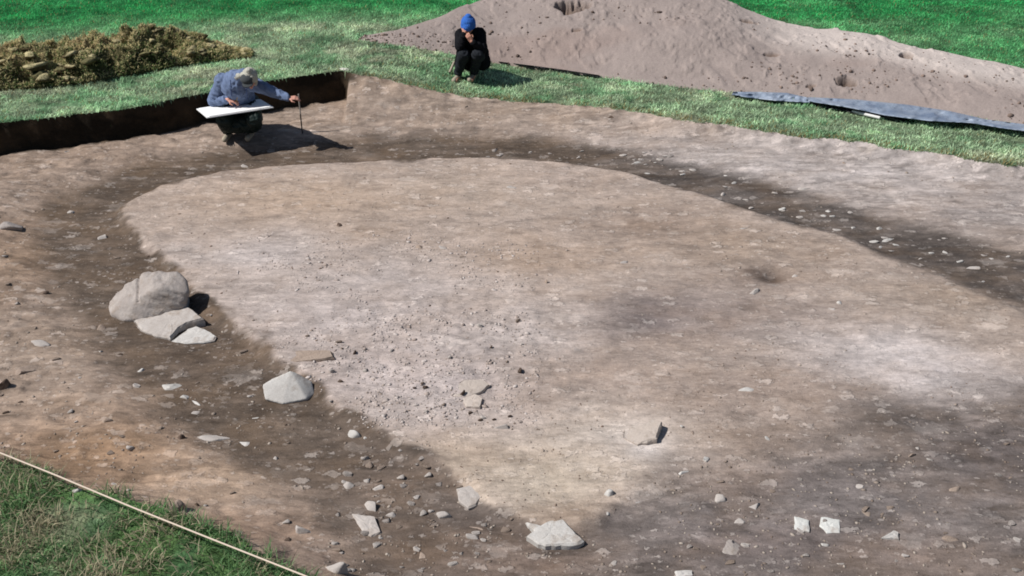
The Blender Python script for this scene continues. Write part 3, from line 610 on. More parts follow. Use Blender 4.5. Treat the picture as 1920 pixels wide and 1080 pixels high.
named = [  # px, py, w, h, height, material, label
 (660, 813, 36, 20, .07, M_white, 'small white stone at the foot of the platform right of the pointed boulder'),
 (685, 819, 13, 10, .03, M_white, 'tiny white pebble touching a dark hollow right of the small white stone'),
 (942, 798, 34, 14, .05, M_pale, 'small pale stone with a dark right side alone on the tan near platform'),
 (696, 948, 46, 26, .07, M_pale, 'rounded pale stone just above the flat grey wedge stone'),
 (733, 963, 26, 18, .06, M_pale, 'small pale stone right of the rounded stone, shadow on its right'),
 (832, 962, 32, 22, .07, M_pale, 'lumpy pale stone between the wedge stone and the chunky flat stone'),
 (893, 986, 30, 16, .03, M_tan, 'dull tan stone just above a pale flat one'),
 (888, 1006, 32, 14, .03, M_pale, 'pale flat stone left of the large white angular stone'),
 (650, 905, 28, 26, .04, M_pale, 'pale crooked stone in the near dark soil, upper left of its neighbours'),
 (709, 912, 24, 16, .03, M_pale, 'pale tilted flake right of the crooked stone'),
 (629, 1065, 48, 20, .07, M_pale, 'oval pale stone at the bottom edge right of the cord end'),
 (791, 1034, 16, 32, .03, M_tan, 'upright narrow tan stone in the near dark soil'),
 (563, 991, 44, 24, .07, M_pale, 'pale block with a dark right side between the cord and the wedge stone'),
 (1145, 922, 22, 22, .05, M_white, 'bright white lump right of the near platform tip'),
 (1140, 962, 10, 8, .02, M_white, 'tiny white pebble below the bright white lump'),
 (1196, 940, 16, 8, .02, M_white, 'small white chip right of the bright white lump'),
 (1325, 858, 14, 16, .04, M_white, 'small white stone where the platform meets the grey silt'),
 (1280, 883, 32, 12, .03, M_white, 'curved white stone left of the small white one at the silt edge'),
 (1348, 934, 30, 18, .05, M_pale, 'pale rounded stone in the grey silt, upper left of the white squares'),
 (1415, 948, 38, 13, .03, M_pale, 'long pale flat stone right of the rounded stone in the silt'),
 (1390, 977, 30, 10, .03, M_pale, 'thin pale splinter left of the white squares'),
 (1375, 1016, 48, 40, .014, M_grey, 'broad dull grey stone below the thin splinter'),
 (1614, 908, 40, 20, .05, M_pale, 'pale half buried stone above the larger white square'),
 (1616, 950, 36, 34, .012, M_tan, 'dull patchy stone between the half buried stone and the triangular stone'),
 (1785, 914, 40, 16, .04, M_tan, 'yellowish flat stone in the grey silt near the right edge'),
 (1785, 1010, 44, 10, .03, M_tan, 'thin tan flat stone right of the small triangular stone'),
 (1710, 850, 20, 13, .04, M_tan, 'pinkish pebble at the upper edge of the grey silt'),
 (1545, 1020, 20, 10, .03, M_white, 'small white chip just below the larger white square'),
 (1575, 1055, 18, 9, .02, M_pale, 'oval pale pebble low in the grey silt'),
 (1698, 1040, 16, 10, .03, M_pale, 'round pale pebble below the triangular stone'),
 (1405, 729, 42, 9, .02, M_white, 'long thin white flake on the right half of the platform'),
 (1440, 821, 13, 8, .03, M_white, 'white pebble above the grey silt right of the wedge shadow'),
 (1278, 793, 10, 18, .03, M_white, 'narrow white chip right of the raised wedge'),
 (20, 422, 46, 20, .10, M_grey, 'grey stone with a deep shadow at the left edge of the trench'),
 (135, 396, 20, 10, .05, M_pale, 'small pale stone near the top of the dark band on the left'),
 (192, 443, 20, 14, .06, M_pale, 'small round stone in the dark band above the largest boulder'),
 (190, 612, 24, 16, .07, M_tan, 'tan lump with a shadow left of the broken slab'),
 (70, 643, 48, 15, .05, M_pale, 'low pale stone on the rough soil left of the boulders'),
 (50, 692, 54, 15, .07, M_tan, 'long crusty clod near the left edge with a dark right end'),
 (6, 716, 34, 26, .10, M_dark, 'dark brown clod cut by the left edge'),
 (265, 692, 20, 11, .03, M_white, 'small white stone above the row of white fragments'),
 (320, 722, 50, 17, .03, M_white, 'largest of the white fragments in a row below the boulders'),
 (345, 742, 24, 11, .03, M_white, 'middle one of the white fragments in a row below the boulders'),
 (365, 754, 32, 9, .02, M_white, 'lowest of the white fragments in a row below the boulders'),
 (367, 772, 24, 9, .02, M_pale, 'pale flake below the row of white fragments'),
 (482, 781, 20, 10, .03, M_white, 'white chip in the dark band below the pointed boulder'),
 (395, 823, 80, 14, .03, M_pale, 'long thin pale stone where the dark band meets the orange soil'),
 (460, 830, 32, 12, .03, M_white, 'slanting white flake right of the long thin stone'),
 (515, 856, 15, 12, .03, M_pale, 'small pale pebble right of the slanting white flake'),
 (145, 918, 22, 9, .04, M_white, 'white stone touching the cord above the grass'),
 (197, 785, 34, 14, .06, M_tan, 'tan stone with a black hollow at its right end on the orange soil'),
 (336, 818, 22, 14, .06, M_dark, 'dark clod on the orange soil left of the long thin stone'),
 (325, 950, 44, 15, .07, M_tan, 'crumbly clod beside the cord'),
 (370, 945, 14, 10, .05, M_dark, 'small dark clod right of the crumbly clod beside the cord'),
 (634, 420, 16, 11, .06, M_dark, 'dark clod alone on the upper left of the platform'),
 (830, 463, 28, 9, .03, M_pale, 'pale flake with a black shadow in the middle of the platform'),
 (868, 478, 15, 13, .06, M_tan, 'small upright tan stone right of the pale flake mid platform'),
 (787, 463, 18, 8, .04, M_tan, 'small tan stone left of the pale flake mid platform'),
 (1172, 491, 18, 7, .04, M_pale, 'small pale stone alone right of the platform middle'),
 (1024, 526, 8, 13, .05, M_tan, 'small upright clod right of the middle of the platform'),
 (805, 571, 7, 10, .05, M_dark, 'tiny black clod on the pale crust'),
 (1415, 544, 28, 13, .03, M_pale, 'pale stone below the dark hollow on the platform'),
 (1493, 516, 16, 7, .04, M_pale, 'pale chip at the right end of the dark hollow'),
 (1575, 567, 12, 8, .03, M_white, 'white pebble right of and below the dark hollow'),
 (1555, 578, 26, 7, .02, M_pale, 'curved pale flake just under the white pebble'),
 (1600, 425, 18, 9, .04, M_white, 'left one of two white pebbles in the dark band on the right'),
 (1648, 427, 16, 8, .04, M_white, 'right one of two white pebbles in the dark band on the right'),
 (1664, 449, 46, 6, .02, M_white, 'very thin white streak of stone low in the dark band on the right'),
 (1826, 499, 44, 12, .03, M_pale, 'broad pale flat stone in the dark band near the right edge'),
 (1858, 483, 17, 8, .03, M_white, 'white pebble above the broad flat stone near the right edge'),
 (1356, 363, 12, 10, .05, M_pale, 'pale pebble standing on the rim of the platform at the far right band'),
 (1512, 352, 32, 8, .03, M_pale, 'pale flat stone on the far side of the dark band'),
 (1398, 426, 22, 6, .02, M_pale, 'pale flake below the rim on the far right of the platform'),
 (1145, 220, 14, 10, .07, M_dark, 'dark clod near the turf edge right of the squatting person in black'),
 (1583, 604 - 300, 16, 9, .05, M_tan, 'clod on the pink soil below the grass strip'),
 (1748, 302, 26, 8, .06, M_dark, 'long dark clod close to the turf edge on the right'),
 (1215, 220, 12, 6, .05, M_dark, 'left one of two dark clods below the grass strip'),
 (1248, 231, 16, 7, .05, M_dark, 'right one of two dark clods below the grass strip'),
 (958, 350, 24, 6, .03, M_pale, 'pale flake on the far part of the platform'),
 (460, 310, 22, 8, .04, M_pale, 'pale stone in the dark ring in front of the drawing person'),
 (125, 283, 14, 6, .03, M_pale, 'pale pebble under the dark trench face'),
 (130, 323, 48, 8, .03, M_tan, 'long tan clod left of the dark ring under the trench face'),
 (972, 106, 14, 9, .10, M_pale, 'pale round stone on the foot of the spoil heap beside the person in black'),
 (648, 129, 34, 6, .04, M_white, 'long pale stone on the grass at the corner of the trench'),
]
for i, (a, b, w, h, t, m, lb) in enumerate(named):
    nm = 'clod' if 'clod' in lb else ('pebble' if 'pebble' in lb else ('stone_flake' if ('flake' in lb or 'chip' in lb) else 'stone'))
    rock_obj(nm, a, b, w, h, t * (.6 if nm == 'stone_flake' else .8), m, 400 + i, lb, 'clod' if nm == 'clod' else 'stone', sub=3 if w > 12 else 2)

# repeats nobody can tell apart: one prototype set per zone, copied
protos = {}
def protomesh(mat, k):
    key = (mat.name, k)
    if key not in protos:
        V, Fc = rock_verts(1000 + k * 17 + len(mat.name), 2, 11, None, .16); V = V / np.abs(V).max(0)
        protos[key] = npmesh('small_stone', V, Fc, [mat], smooth=False)
    return protos[key]
def scatter(n, region, mats, size, label, group, name, flatness=.45, seed=0, elong=1.6, cond=None):
    r = np.random.default_rng(seed); c = 0; tries = 0
    while c < n and tries < n * 30:
        tries += 1
        px, py = r.uniform(*region[0]), r.uniform(*region[1])
        if cond and not cond(px, py): continue
        p = onground(px, py)
        sx = r.uniform(*size); sy = sx / r.uniform(1, elong); sz = sx * r.uniform(flatness * .6, flatness * 1.3)
        o = link(name, protomesh(mats[r.integers(len(mats))], int(r.integers(4))), None, p + Vector((0, 0, sz * .12)))
        o.scale = (sx / 2, sy / 2, sz / 2); o.rotation_euler = (r.uniform(-.2, .2), r.uniform(-.2, .2), r.uniform(-.6, .6))
        tag(o, label, 'clod' if 'clod' in name else 'stone', group); c += 1
def inpoly(P, neg=False, m=0.0):
    PP = np.array(P)
    def f(px, py):
        p = at(px, py); d = sdist(np.array([p.x]), np.array([p.y]), PP)[0]; return (d < -m) if neg else (d > m)
    return f
inI, outI = inpoly(INNER), inpoly(INNER, True)
inO, outO = inpoly(OUTER), inpoly(OUTER, True)
scatter(48, ((620, 960), (840, 1078)), [M_pale, M_tan, M_grey], (.03, .085), 'small pale stone among many in the dark soil near the bottom edge', 'small stones in the near dark soil', 'small_stone', seed=1, cond=outI)
scatter(44, ((1150, 1915), (830, 1078)), [M_pale, M_grey, M_tan], (.02, .07), 'small pale stone strewn over the grey silt at the lower right', 'small stones on the grey silt', 'small_stone', .35, seed=2, cond=outI)
scatter(36, ((1180, 1915), (290, 560)), [M_pale, M_white], (.04, .11), 'small pale flake in the dark band on the far right', 'pale flakes in the far right band', 'stone_flake', .25, seed=3, elong=2.2, cond=lambda a, b: outI(a, b) and inO(a, b))
scatter(36, ((560, 1000), (600, 790)), [M_dark, M_tan, M_pale], (.025, .065), 'small crumb of soil on the broken pale crust', 'crumbs on the pale crust', 'soil_clod', .8, seed=4, cond=inI)
scatter(36, ((0, 540), (440, 1040)), [M_tan, M_pale, M_dark], (.03, .08), 'small stone in the rough brown soil on the left', 'small stones in the rough left soil', 'small_stone', .5, seed=5, cond=lambda a, b: outI(a, b) and b < 830 + .4 * a)
scatter(22, ((880, 1260), (280, 325)), [M_pale, M_grey], (.04, .12), 'small pale fragment in the dark ring beyond the platform', 'pale fragments in the far ring', 'stone_flake', .3, seed=6, elong=2.4, cond=outI)
# finer gravel as one mass
def gravel(name, n, region, cond_, size, c1, c2, seed, label, zoff=0):
    r = np.random.default_rng(seed); px = r.uniform(*region[0], n * 2); py = r.uniform(*region[1], n * 2)
    a = (px - W0 / 2) / F0; b = (H0 / 2 - py) / F0; t = -CAMH / (-SP + b * CP); X = a * t; Y = (CP + b * SP) * t
    k = cond_(X, Y); X, Y = X[k][:n], Y[k][:n]; Z = ground_z(X, Y); m = len(X)
    V0, F0_ = ICO[1]; n0 = len(V0)
    s = r.uniform(*size, m) * (1 + r.exponential(.35, m)); sc = np.c_[s * r.uniform(.8, 1.6, m), s * r.uniform(.6, 1.1, m), s * r.uniform(.2, .5, m)] / 2
    an = r.uniform(0, 6.28, m); c_, s_ = np.cos(an), np.sin(an)
    V = V0[None] * (1 + r.uniform(-.25, .25, (m, n0, 1))) * sc[:, None, :]
    VX = V[..., 0] * c_[:, None] - V[..., 1] * s_[:, None] + X[:, None]; VY = V[..., 0] * s_[:, None] + V[..., 1] * c_[:, None] + Y[:, None]
    VZ = V[..., 2] + Z[:, None] + sc[:, 2:3] * .2
    mixv = r.random((m, 1)); C = np.repeat((c1 * mixv + c2 * (1 - mixv))[:, None], n0, 1)
    Fa = (F0_[None] + (np.arange(m) * n0)[:, None, None]).reshape(-1, 3)
    me = npmesh(name, np.stack([VX, VY, VZ], -1).reshape(-1, 3), Fa, [M_blade2], C.reshape(-1, 3), smooth=False)
    return tag(link(name, me), label, 'gravel', kind='stuff')
_s = N('gravel_bits'); M_blade2 = _s.fin(_s.att(), .9, .15)
fl = lambda X, Y: (edge_sd(X, Y) > .05)
isd = lambda X, Y: sdist(X, Y, INNER)
gravel('gravel', 2700, ((-20, 1940), (190, 1085)), lambda X, Y: fl(X, Y) & (isd(X, Y) < 0) & (fbm(X * 1.2, Y * 1.2, 401) > .42), (.009, .018), alb(184, 172, 160), alb(128, 112, 100), 11, 'fine pale gravel scattered through the dark soil of the trench')
gravel('soil_crumbs', 1500, ((220, 1900), (300, 980)), lambda X, Y: (isd(X, Y) > 0) & (fbm(X * 1.1, Y * 1.5, 402) > .5), (.008, .016), alb(188, 174, 162), alb(120, 100, 86), 12, 'fine crumbs of soil on the pale platform')
gravel('crust_crumbs', 2400, ((430, 1010), (440, 800)), lambda X, Y: (isd(X, Y) > 0) & (fbm(X * 2, Y * 2.6, 403) > .47), (.008, .020), alb(206, 196, 190), alb(168, 152, 142), 13, 'loose crumbs on the broken pale crust of the platform')
# crumbs on the heap
r = np.random.default_rng(31)
u = r.integers(0, HV.shape[0] - 1, 1500); w = (r.beta(1.3, 2.2, 1500) * 100).astype(int) + 4; p = HV[u, w]; kk = fbm(p[:, 0] * .8, p[:, 1] * .8, 404) > .52; p = p[kk]
V0, Fq = ICO[1]; sc = (.006 + np.minimum(r.exponential(.009, (len(p), 1, 1)), .05)) * r.uniform(.5, 1, (len(p), 1, 3))
V = V0[None] * (1 + r.uniform(-.25, .25, (len(p), 12 if len(V0) == 12 else len(V0), 1))) * sc + p[:, None]
C = np.repeat((alb(140, 122, 112) * r.uniform(.4, 1.15, (len(p), 1)))[:, None], len(V0), 1)
tag(link('heap_crumbs', npmesh('heap_crumbs', V.reshape(-1, 3), (Fq[None] + (np.arange(len(p)) * len(V0))[:, None, None]).reshape(-1, 3), [M_blade2], C.reshape(-1, 3), smooth=False)), 'loose lumps of soil strewn over the spoil heap', 'gravel', kind='stuff')

# ------------------------------------------------------------------ plastic sheet under the heap
def strip(name, top, bot, lift, mat, mat2, th=.006):
    """sheet between two pixel polylines lying on the turf; its front edge lifts a little"""
    n_ = 160; tt = np.linspace(0, 1, n_); T = np.array(top, float); Bq = np.array(bot, float)
    pr = lambda A, t: (np.interp(t, np.linspace(0, 1, len(A)), A[:, 0]), np.interp(t, np.linspace(0, 1, len(A)), A[:, 1]))
    rows = 9; V = []
    for i, t in enumerate(tt):
        a = pr(T, t); b = pr(Bq, t)
        for j in range(rows):
            s = j / (rows - 1); px, py = a[0] + (b[0] - a[0]) * s, a[1] + (b[1] - a[1]) * s
            z = ZR + .05 + lift * s + .045 * (float(vn(np.array(px / 23.), np.array(s * 3.), 5)) - .5) * (s > .1) + .03 * (float(vn(np.array(px / 7.), np.array(s * 5.), 6)) - .5)
            p = at(px, py, z)
            V.append(p)
    F1 = [(i * rows + j, (i + 1) * rows + j, (i + 1) * rows + j + 1, i * rows + j + 1) for i in range(n_ - 1) for j in range(rows - 1)]
    V = np.array(V); n0 = len(V); V2 = V - np.array([0, 0, th]); F2 = [tuple(k + n0 for k in f[::-1]) for f in F1]
    side = [(i * rows + rows - 1, (i + 1) * rows + rows - 1, (i + 1) * rows + rows - 1 + n0, i * rows + rows - 1 + n0) for i in range(n_ - 1)]
    me = npmesh(name, np.r_[V, V2], F1 + F2 + side, [mat]); return me
s = N('grey_blue_plastic'); cc = s.mix(s.mr(s.noise(3, 5), .35, .65, 0, 1), tuple(alb(114, 130, 154)), tuple(alb(160, 172, 188))); M_plas = s.fin(cc, .42, .5, s.bump(s.noise(9, 6, rough=.65), .03, .8))
M_black = plain('black_plastic', (.012, .013, .015), .4, .5, .2)
ps = empty('plastic_sheet', at(1600, 210, ZR), 'crumpled grey blue plastic sheet sticking out from under the spoil heap', 'plastic sheet')
def kid(nm, me):
    o = link(nm, me, ps); o.matrix_parent_inverse = ps.matrix_world.inverted(); return o
kid('sheet', strip('sheet', [(1515, 182), (1600, 186), (1700, 196), (1780, 208), (1850, 224), (1930, 234), (2050, 250)], [(1520, 190), (1590, 201), (1660, 216), (1740, 226), (1820, 230), (1880, 240), (2050, 262)], .05, M_plas, None))
kid('sheet_corner', strip('sheet_corner', [(1375, 172), (1420, 172), (1475, 174), (1520, 184)], [(1372, 178), (1415, 184), (1450, 188), (1518, 192)], .015, M_plas, None))
kid('folded_edge', strip('folded_edge', [(685, 72), (740, 80), (800, 89), (855, 100)], [(683, 75), (738, 83), (798, 92), (850, 102)], -.01, M_black, None))
kid('folded_edge', strip('folded_edge', [(935, 115), (1000, 123), (1060, 131), (1125, 141)], [(935, 117), (1000, 125), (1058, 133), (1120, 142)], -.01, M_black, None))
ps_c = strip('under_fold', [(1525, 190), (1590, 200), (1640, 212), (1700, 222)], [(1520, 197), (1590, 209), (1640, 219), (1695, 228)], -.03, M_black, None); kid('under_fold', ps_c)

def tube(name, pts, rad, mat, parent=None, seg=10, capped=True):
    cu = bpy.data.curves.new(name, 'CURVE'); cu.dimensions = '3D'; cu.bevel_depth = rad; cu.bevel_resolution = 3; cu.use_fill_caps = True
    sp = cu.splines.new('POLY'); sp.points.add(len(pts) - 1)
    for q, p in zip(sp.points, pts): q.co = (*p, 1)
    t = bpy.data.objects.new('t', cu); COL.objects.link(t); bpy.context.view_layer.update()
    me = bpy.data.meshes.new_from_object(t.evaluated_get(bpy.context.evaluated_depsgraph_get())); bpy.data.objects.remove(t)
    me.name = name; me.materials.clear(); me.materials.append(mat)
    for p in me.polygons: p.use_smooth = True
    o = link(name, me, parent)
    if parent: o.matrix_parent_inverse = parent.matrix_world.inverted()
    return o
M_wpl = plain('white_plastic', alb(228, 228, 224), .5, .4, .05)
tag(tube('white_pipe', [at(1598, 209, .17), at(1650, 221, .17)], .022, M_wpl), 'short white pipe lying in the grass under the edge of the plastic sheet', 'pipe')

# ------------------------------------------------------------------ boundary cord
s = N('twisted_cord'); wv = s.n('ShaderNodeTexWave'); wv.inputs['Scale'].default_value = 40; s.l(s.co, wv.inputs[0])
M_cord = s.fin(s.mix(s.mr(wv.outputs[0], 0, 1, 0, 1), tuple(alb(218, 190, 168)), tuple(alb(240, 230, 214))), .8, .2)
pts = []
for i in range(61):
    t = i / 60; a = -260 + t * 1000; b = np.interp(a, [-260, 0, 100, 250, 400, 570, 740], [758, 849, 889, 952, 1012, 1079, 1146])
    z = .30 - .02 * math.sin(t * math.pi) ; p = at(a, float(b), z); pts.append(p)
tag(tube('boundary_cord', pts, .0062, M_cord), 'taut pale cord stretched along the near left edge of the trench', 'cord')

# ------------------------------------------------------------------ people
def capsule(bm, a, b, ra, rb, seg=14):
    a, b = Vector(a), Vector(b); d = b - a; L = d.length
    q = d.to_track_quat('Z', 'Y') if L > 1e-6 else Vector((0, 0, 1)).to_track_quat('Z', 'Y'); rings = []
    prof = [(-ra * math.cos(t), ra * math.sin(t)) for t in (.25, .7, 1.15, 1.57)] + [(L + rb * math.cos(t), rb * math.sin(t)) for t in (1.57, 1.15, .7, .25)]
    for z, r_ in prof:
        rings.append([bm.verts.new(a + q @ Vector((r_ * math.cos(k * 2 * math.pi / seg), r_ * math.sin(k * 2 * math.pi / seg), z))) for k in range(seg)])
    for r0, r1 in zip(rings, rings[1:]):
        for k in range(seg): bm.faces.new((r0[k], r0[(k + 1) % seg], r1[(k + 1) % seg], r1[k]))
    bm.faces.new(rings[0][::-1]); bm.faces.new(rings[-1])
def ell(bm, c, r, rot=None, sub=3):
    res = bmesh.ops.create_icosphere(bm, subdivisions=sub, radius=1)
    M = Matrix.Translation(Vector(c)) @ (rot.to_matrix().to_4x4() if rot else Matrix.Identity(4)) @ Matrix.Diagonal((*r, 1))
    bmesh.ops.transform(bm, matrix=M, verts=res['verts'])
def box(bm, c, half, rot=None):
    res = bmesh.ops.create_cube(bm, size=2)
    M = Matrix.Translation(Vector(c)) @ (rot.to_matrix().to_4x4() if rot else Matrix.Identity(4)) @ Matrix.Diagonal((*half, 1))
    bmesh.ops.transform(bm, matrix=M, verts=res['verts'])
def fuse(name, bm, vox, mat, parent, smooth=4, wrinkle=0, label=None, wf=14):
    me = bpy.data.meshes.new(name); bm.to_mesh(me); bm.free(); t = bpy.data.objects.new('t', me); COL.objects.link(t)
    m = t.modifiers.new('r', 'REMESH'); m.mode = 'VOXEL'; m.voxel_size = vox
    m = t.modifiers.new('s', 'SMOOTH'); m.factor = .5; m.iterations = smooth
    bpy.context.view_layer.update()
    nm = bpy.data.meshes.new_from_object(t.evaluated_get(bpy.context.evaluated_depsgraph_get())); bpy.data.objects.remove(t); bpy.data.meshes.remove(me)
    if wrinkle:
        n_ = len(nm.vertices); co = np.empty(n_ * 3, np.float32); nm.vertices.foreach_get('co', co); no = np.empty(n_ * 3, np.float32); nm.vertices.foreach_get('normal', no)
        co = co.reshape(-1, 3); no = no.reshape(-1, 3); w = fbm(co[:, 0] * wf + co[:, 2] * wf * .8, co[:, 1] * wf - co[:, 2] * wf * 1.5, 17, 3)
        co += no * (wrinkle * 2 * (1 - np.abs(w - .5) * 5).clip(-1, 1))[:, None]; nm.vertices.foreach_set('co', co.ravel()); nm.update()
    for p in nm.polygons: p.use_smooth = True
    nm.name = name; nm.materials.clear(); nm.materials.append(mat)
    o = link(name, nm, parent); o.matrix_parent_inverse = parent.matrix_world.inverted()
    if label: o['label'] = label
    return o
def hand(bm, wrist, d, nrm, side, curl=.6, s=1.0):
    """palm and five fingers; d finger direction, nrm back of hand, side +1/-1 the thumb's side"""
    d = Vector(d).normalized(); nrm = Vector(nrm); nrm = (nrm - nrm.dot(d) * d).normalized(); x = d.cross(nrm).normalized() * side; wrist = Vector(wrist)
    for k in range(4):
        o = (k - 1.5) * .021 * s; capsule(bm, wrist + x * o * .6, wrist + d * .085 * s + x * o, .014 * s, .012 * s, 10)
    for k, L in enumerate((.062, .074, .080, .070)):       # little finger to index
        o = (k - 1.5) * .022 * s; p = wrist + d * .085 * s + x * o; c1 = curl * (1 - .1 * k); dd = (d * math.cos(c1) - nrm * math.sin(c1)); q = p + dd * L * .55 * s
        c2 = c1 * 2.1; dd = (d * math.cos(c2) - nrm * math.sin(c2)); capsule(bm, p, q, .0095 * s, .009 * s, 8); capsule(bm, q, q + dd * L * .45 * s, .009 * s, .0075 * s, 8)
    p = wrist + d * .03 * s + x * .03 * s; q = p + (d * .6 + x * .8 - nrm * .3).normalized() * .045 * s; capsule(bm, p, q, .013 * s, .011 * s, 8)
    capsule(bm, q, q + (d * .95 - nrm * .4).normalized() * .032 * s, .011 * s, .009 * s, 8)
def head(bm, c, fwd, up, s=1.0):
    f = Vector(fwd).normalized(); u = Vector(up); u = (u - u.dot(f) * f).normalized(); x = f.cross(u); R = Matrix((x, f, u)).transposed().to_quaternion(); c = Vector(c)
    ell(bm, c + u * .02 * s, (.077 * s, .095 * s, .095 * s), R); ell(bm, c + f * .03 * s - u * .055 * s, (.055 * s, .062 * s, .062 * s), R)
    capsule(bm, c + f * .092 * s + u * .012 * s, c + f * .108 * s - u * .025 * s, .009 * s, .014 * s, 8)                 # nose
    capsule(bm, c + f * .085 * s - u * .058 * s - x * .018, c + f * .085 * s - u * .058 * s + x * .018, .009 * s, .009 * s, 8)   # lips
    ell(bm, c + f * .078 * s - u * .092 * s, (.022 * s, .02 * s, .018 * s), R)
    for e in (-1, 1):
        ell(bm, c + x * e * .079 * s - u * .01 * s - f * .005, (.010 * s, .020 * s, .031 * s), R); capsule(bm, c + f * .086 * s + u * .028 * s + x * e * .015, c + f * .08 * s + u * .028 * s + x * e * .045, .008, .007, 8)
    return R, x, f, u
M_skin = plain('skin', alb(214, 158, 138), .6, .3, .06); M_skin2 = plain('weathered_skin', alb(196, 142, 120), .6, .3, .06)
M_denim = plain('blue_denim', alb(112, 128, 160), .85, .15, .22, 14, .006); M_denim2 = plain('denim_seam', alb(60, 76, 116), .85, .15, .1)
M_trou = plain('dark_green_waterproof', alb(20, 38, 34), .55, .3, .2, 10, .006); M_blk = plain('black_wool', (.010, .010, .012), .95, .05, .3, 40)
M_scarf = plain('pale_grey_cloth', alb(190, 188, 176), .9, .1, .12, 40); M_cap = plain('dark_grey_cap', alb(78, 82, 84), .9, .1, .12, 40); M_boot = plain('muddy_boot', alb(170, 160, 142), .8, .2, .2)
M_hat = plain('blue_knit', alb(62, 112, 196), .95, .08, .18, 90, .008); M_jean = plain('dark_grey_trousers', alb(40, 43, 48), .9, .1, .3, 9); M_eye = plain('dark_eye', (.02, .015, .012), .3, .5, 0)
M_shirt = plain('white_shirt', alb(214, 210, 204), .9, .1, .05); M_lip = plain('lips', alb(170, 92, 84), .6, .2, 0)
def eyes(c, R4, parent, s=1.0):
    R, x, f, u = R4; c = Vector(c)
    for e in (-1, 1):
        bm = bmesh.new(); ell(bm, c + f * .088 * s + u * .012 * s + x * e * .030 * s, (.012, .006, .007), R, 2); me = bpy.data.meshes.new('eye'); bm.to_mesh(me); bm.free(); me.materials.append(M_eye)
        o = link('eye', me, parent); o.matrix_parent_inverse = parent.matrix_world.inverted()
    bm = bmesh.new(); ell(bm, c + f * .096 * s - u * .058 * s, (.022, .005, .006), R, 2); me = bpy.data.meshes.new('mouth'); bm.to_mesh(me); bm.free(); me.materials.append(M_lip)
    o = link('mouth', me, parent); o.matrix_parent_inverse = parent.matrix_world.inverted()

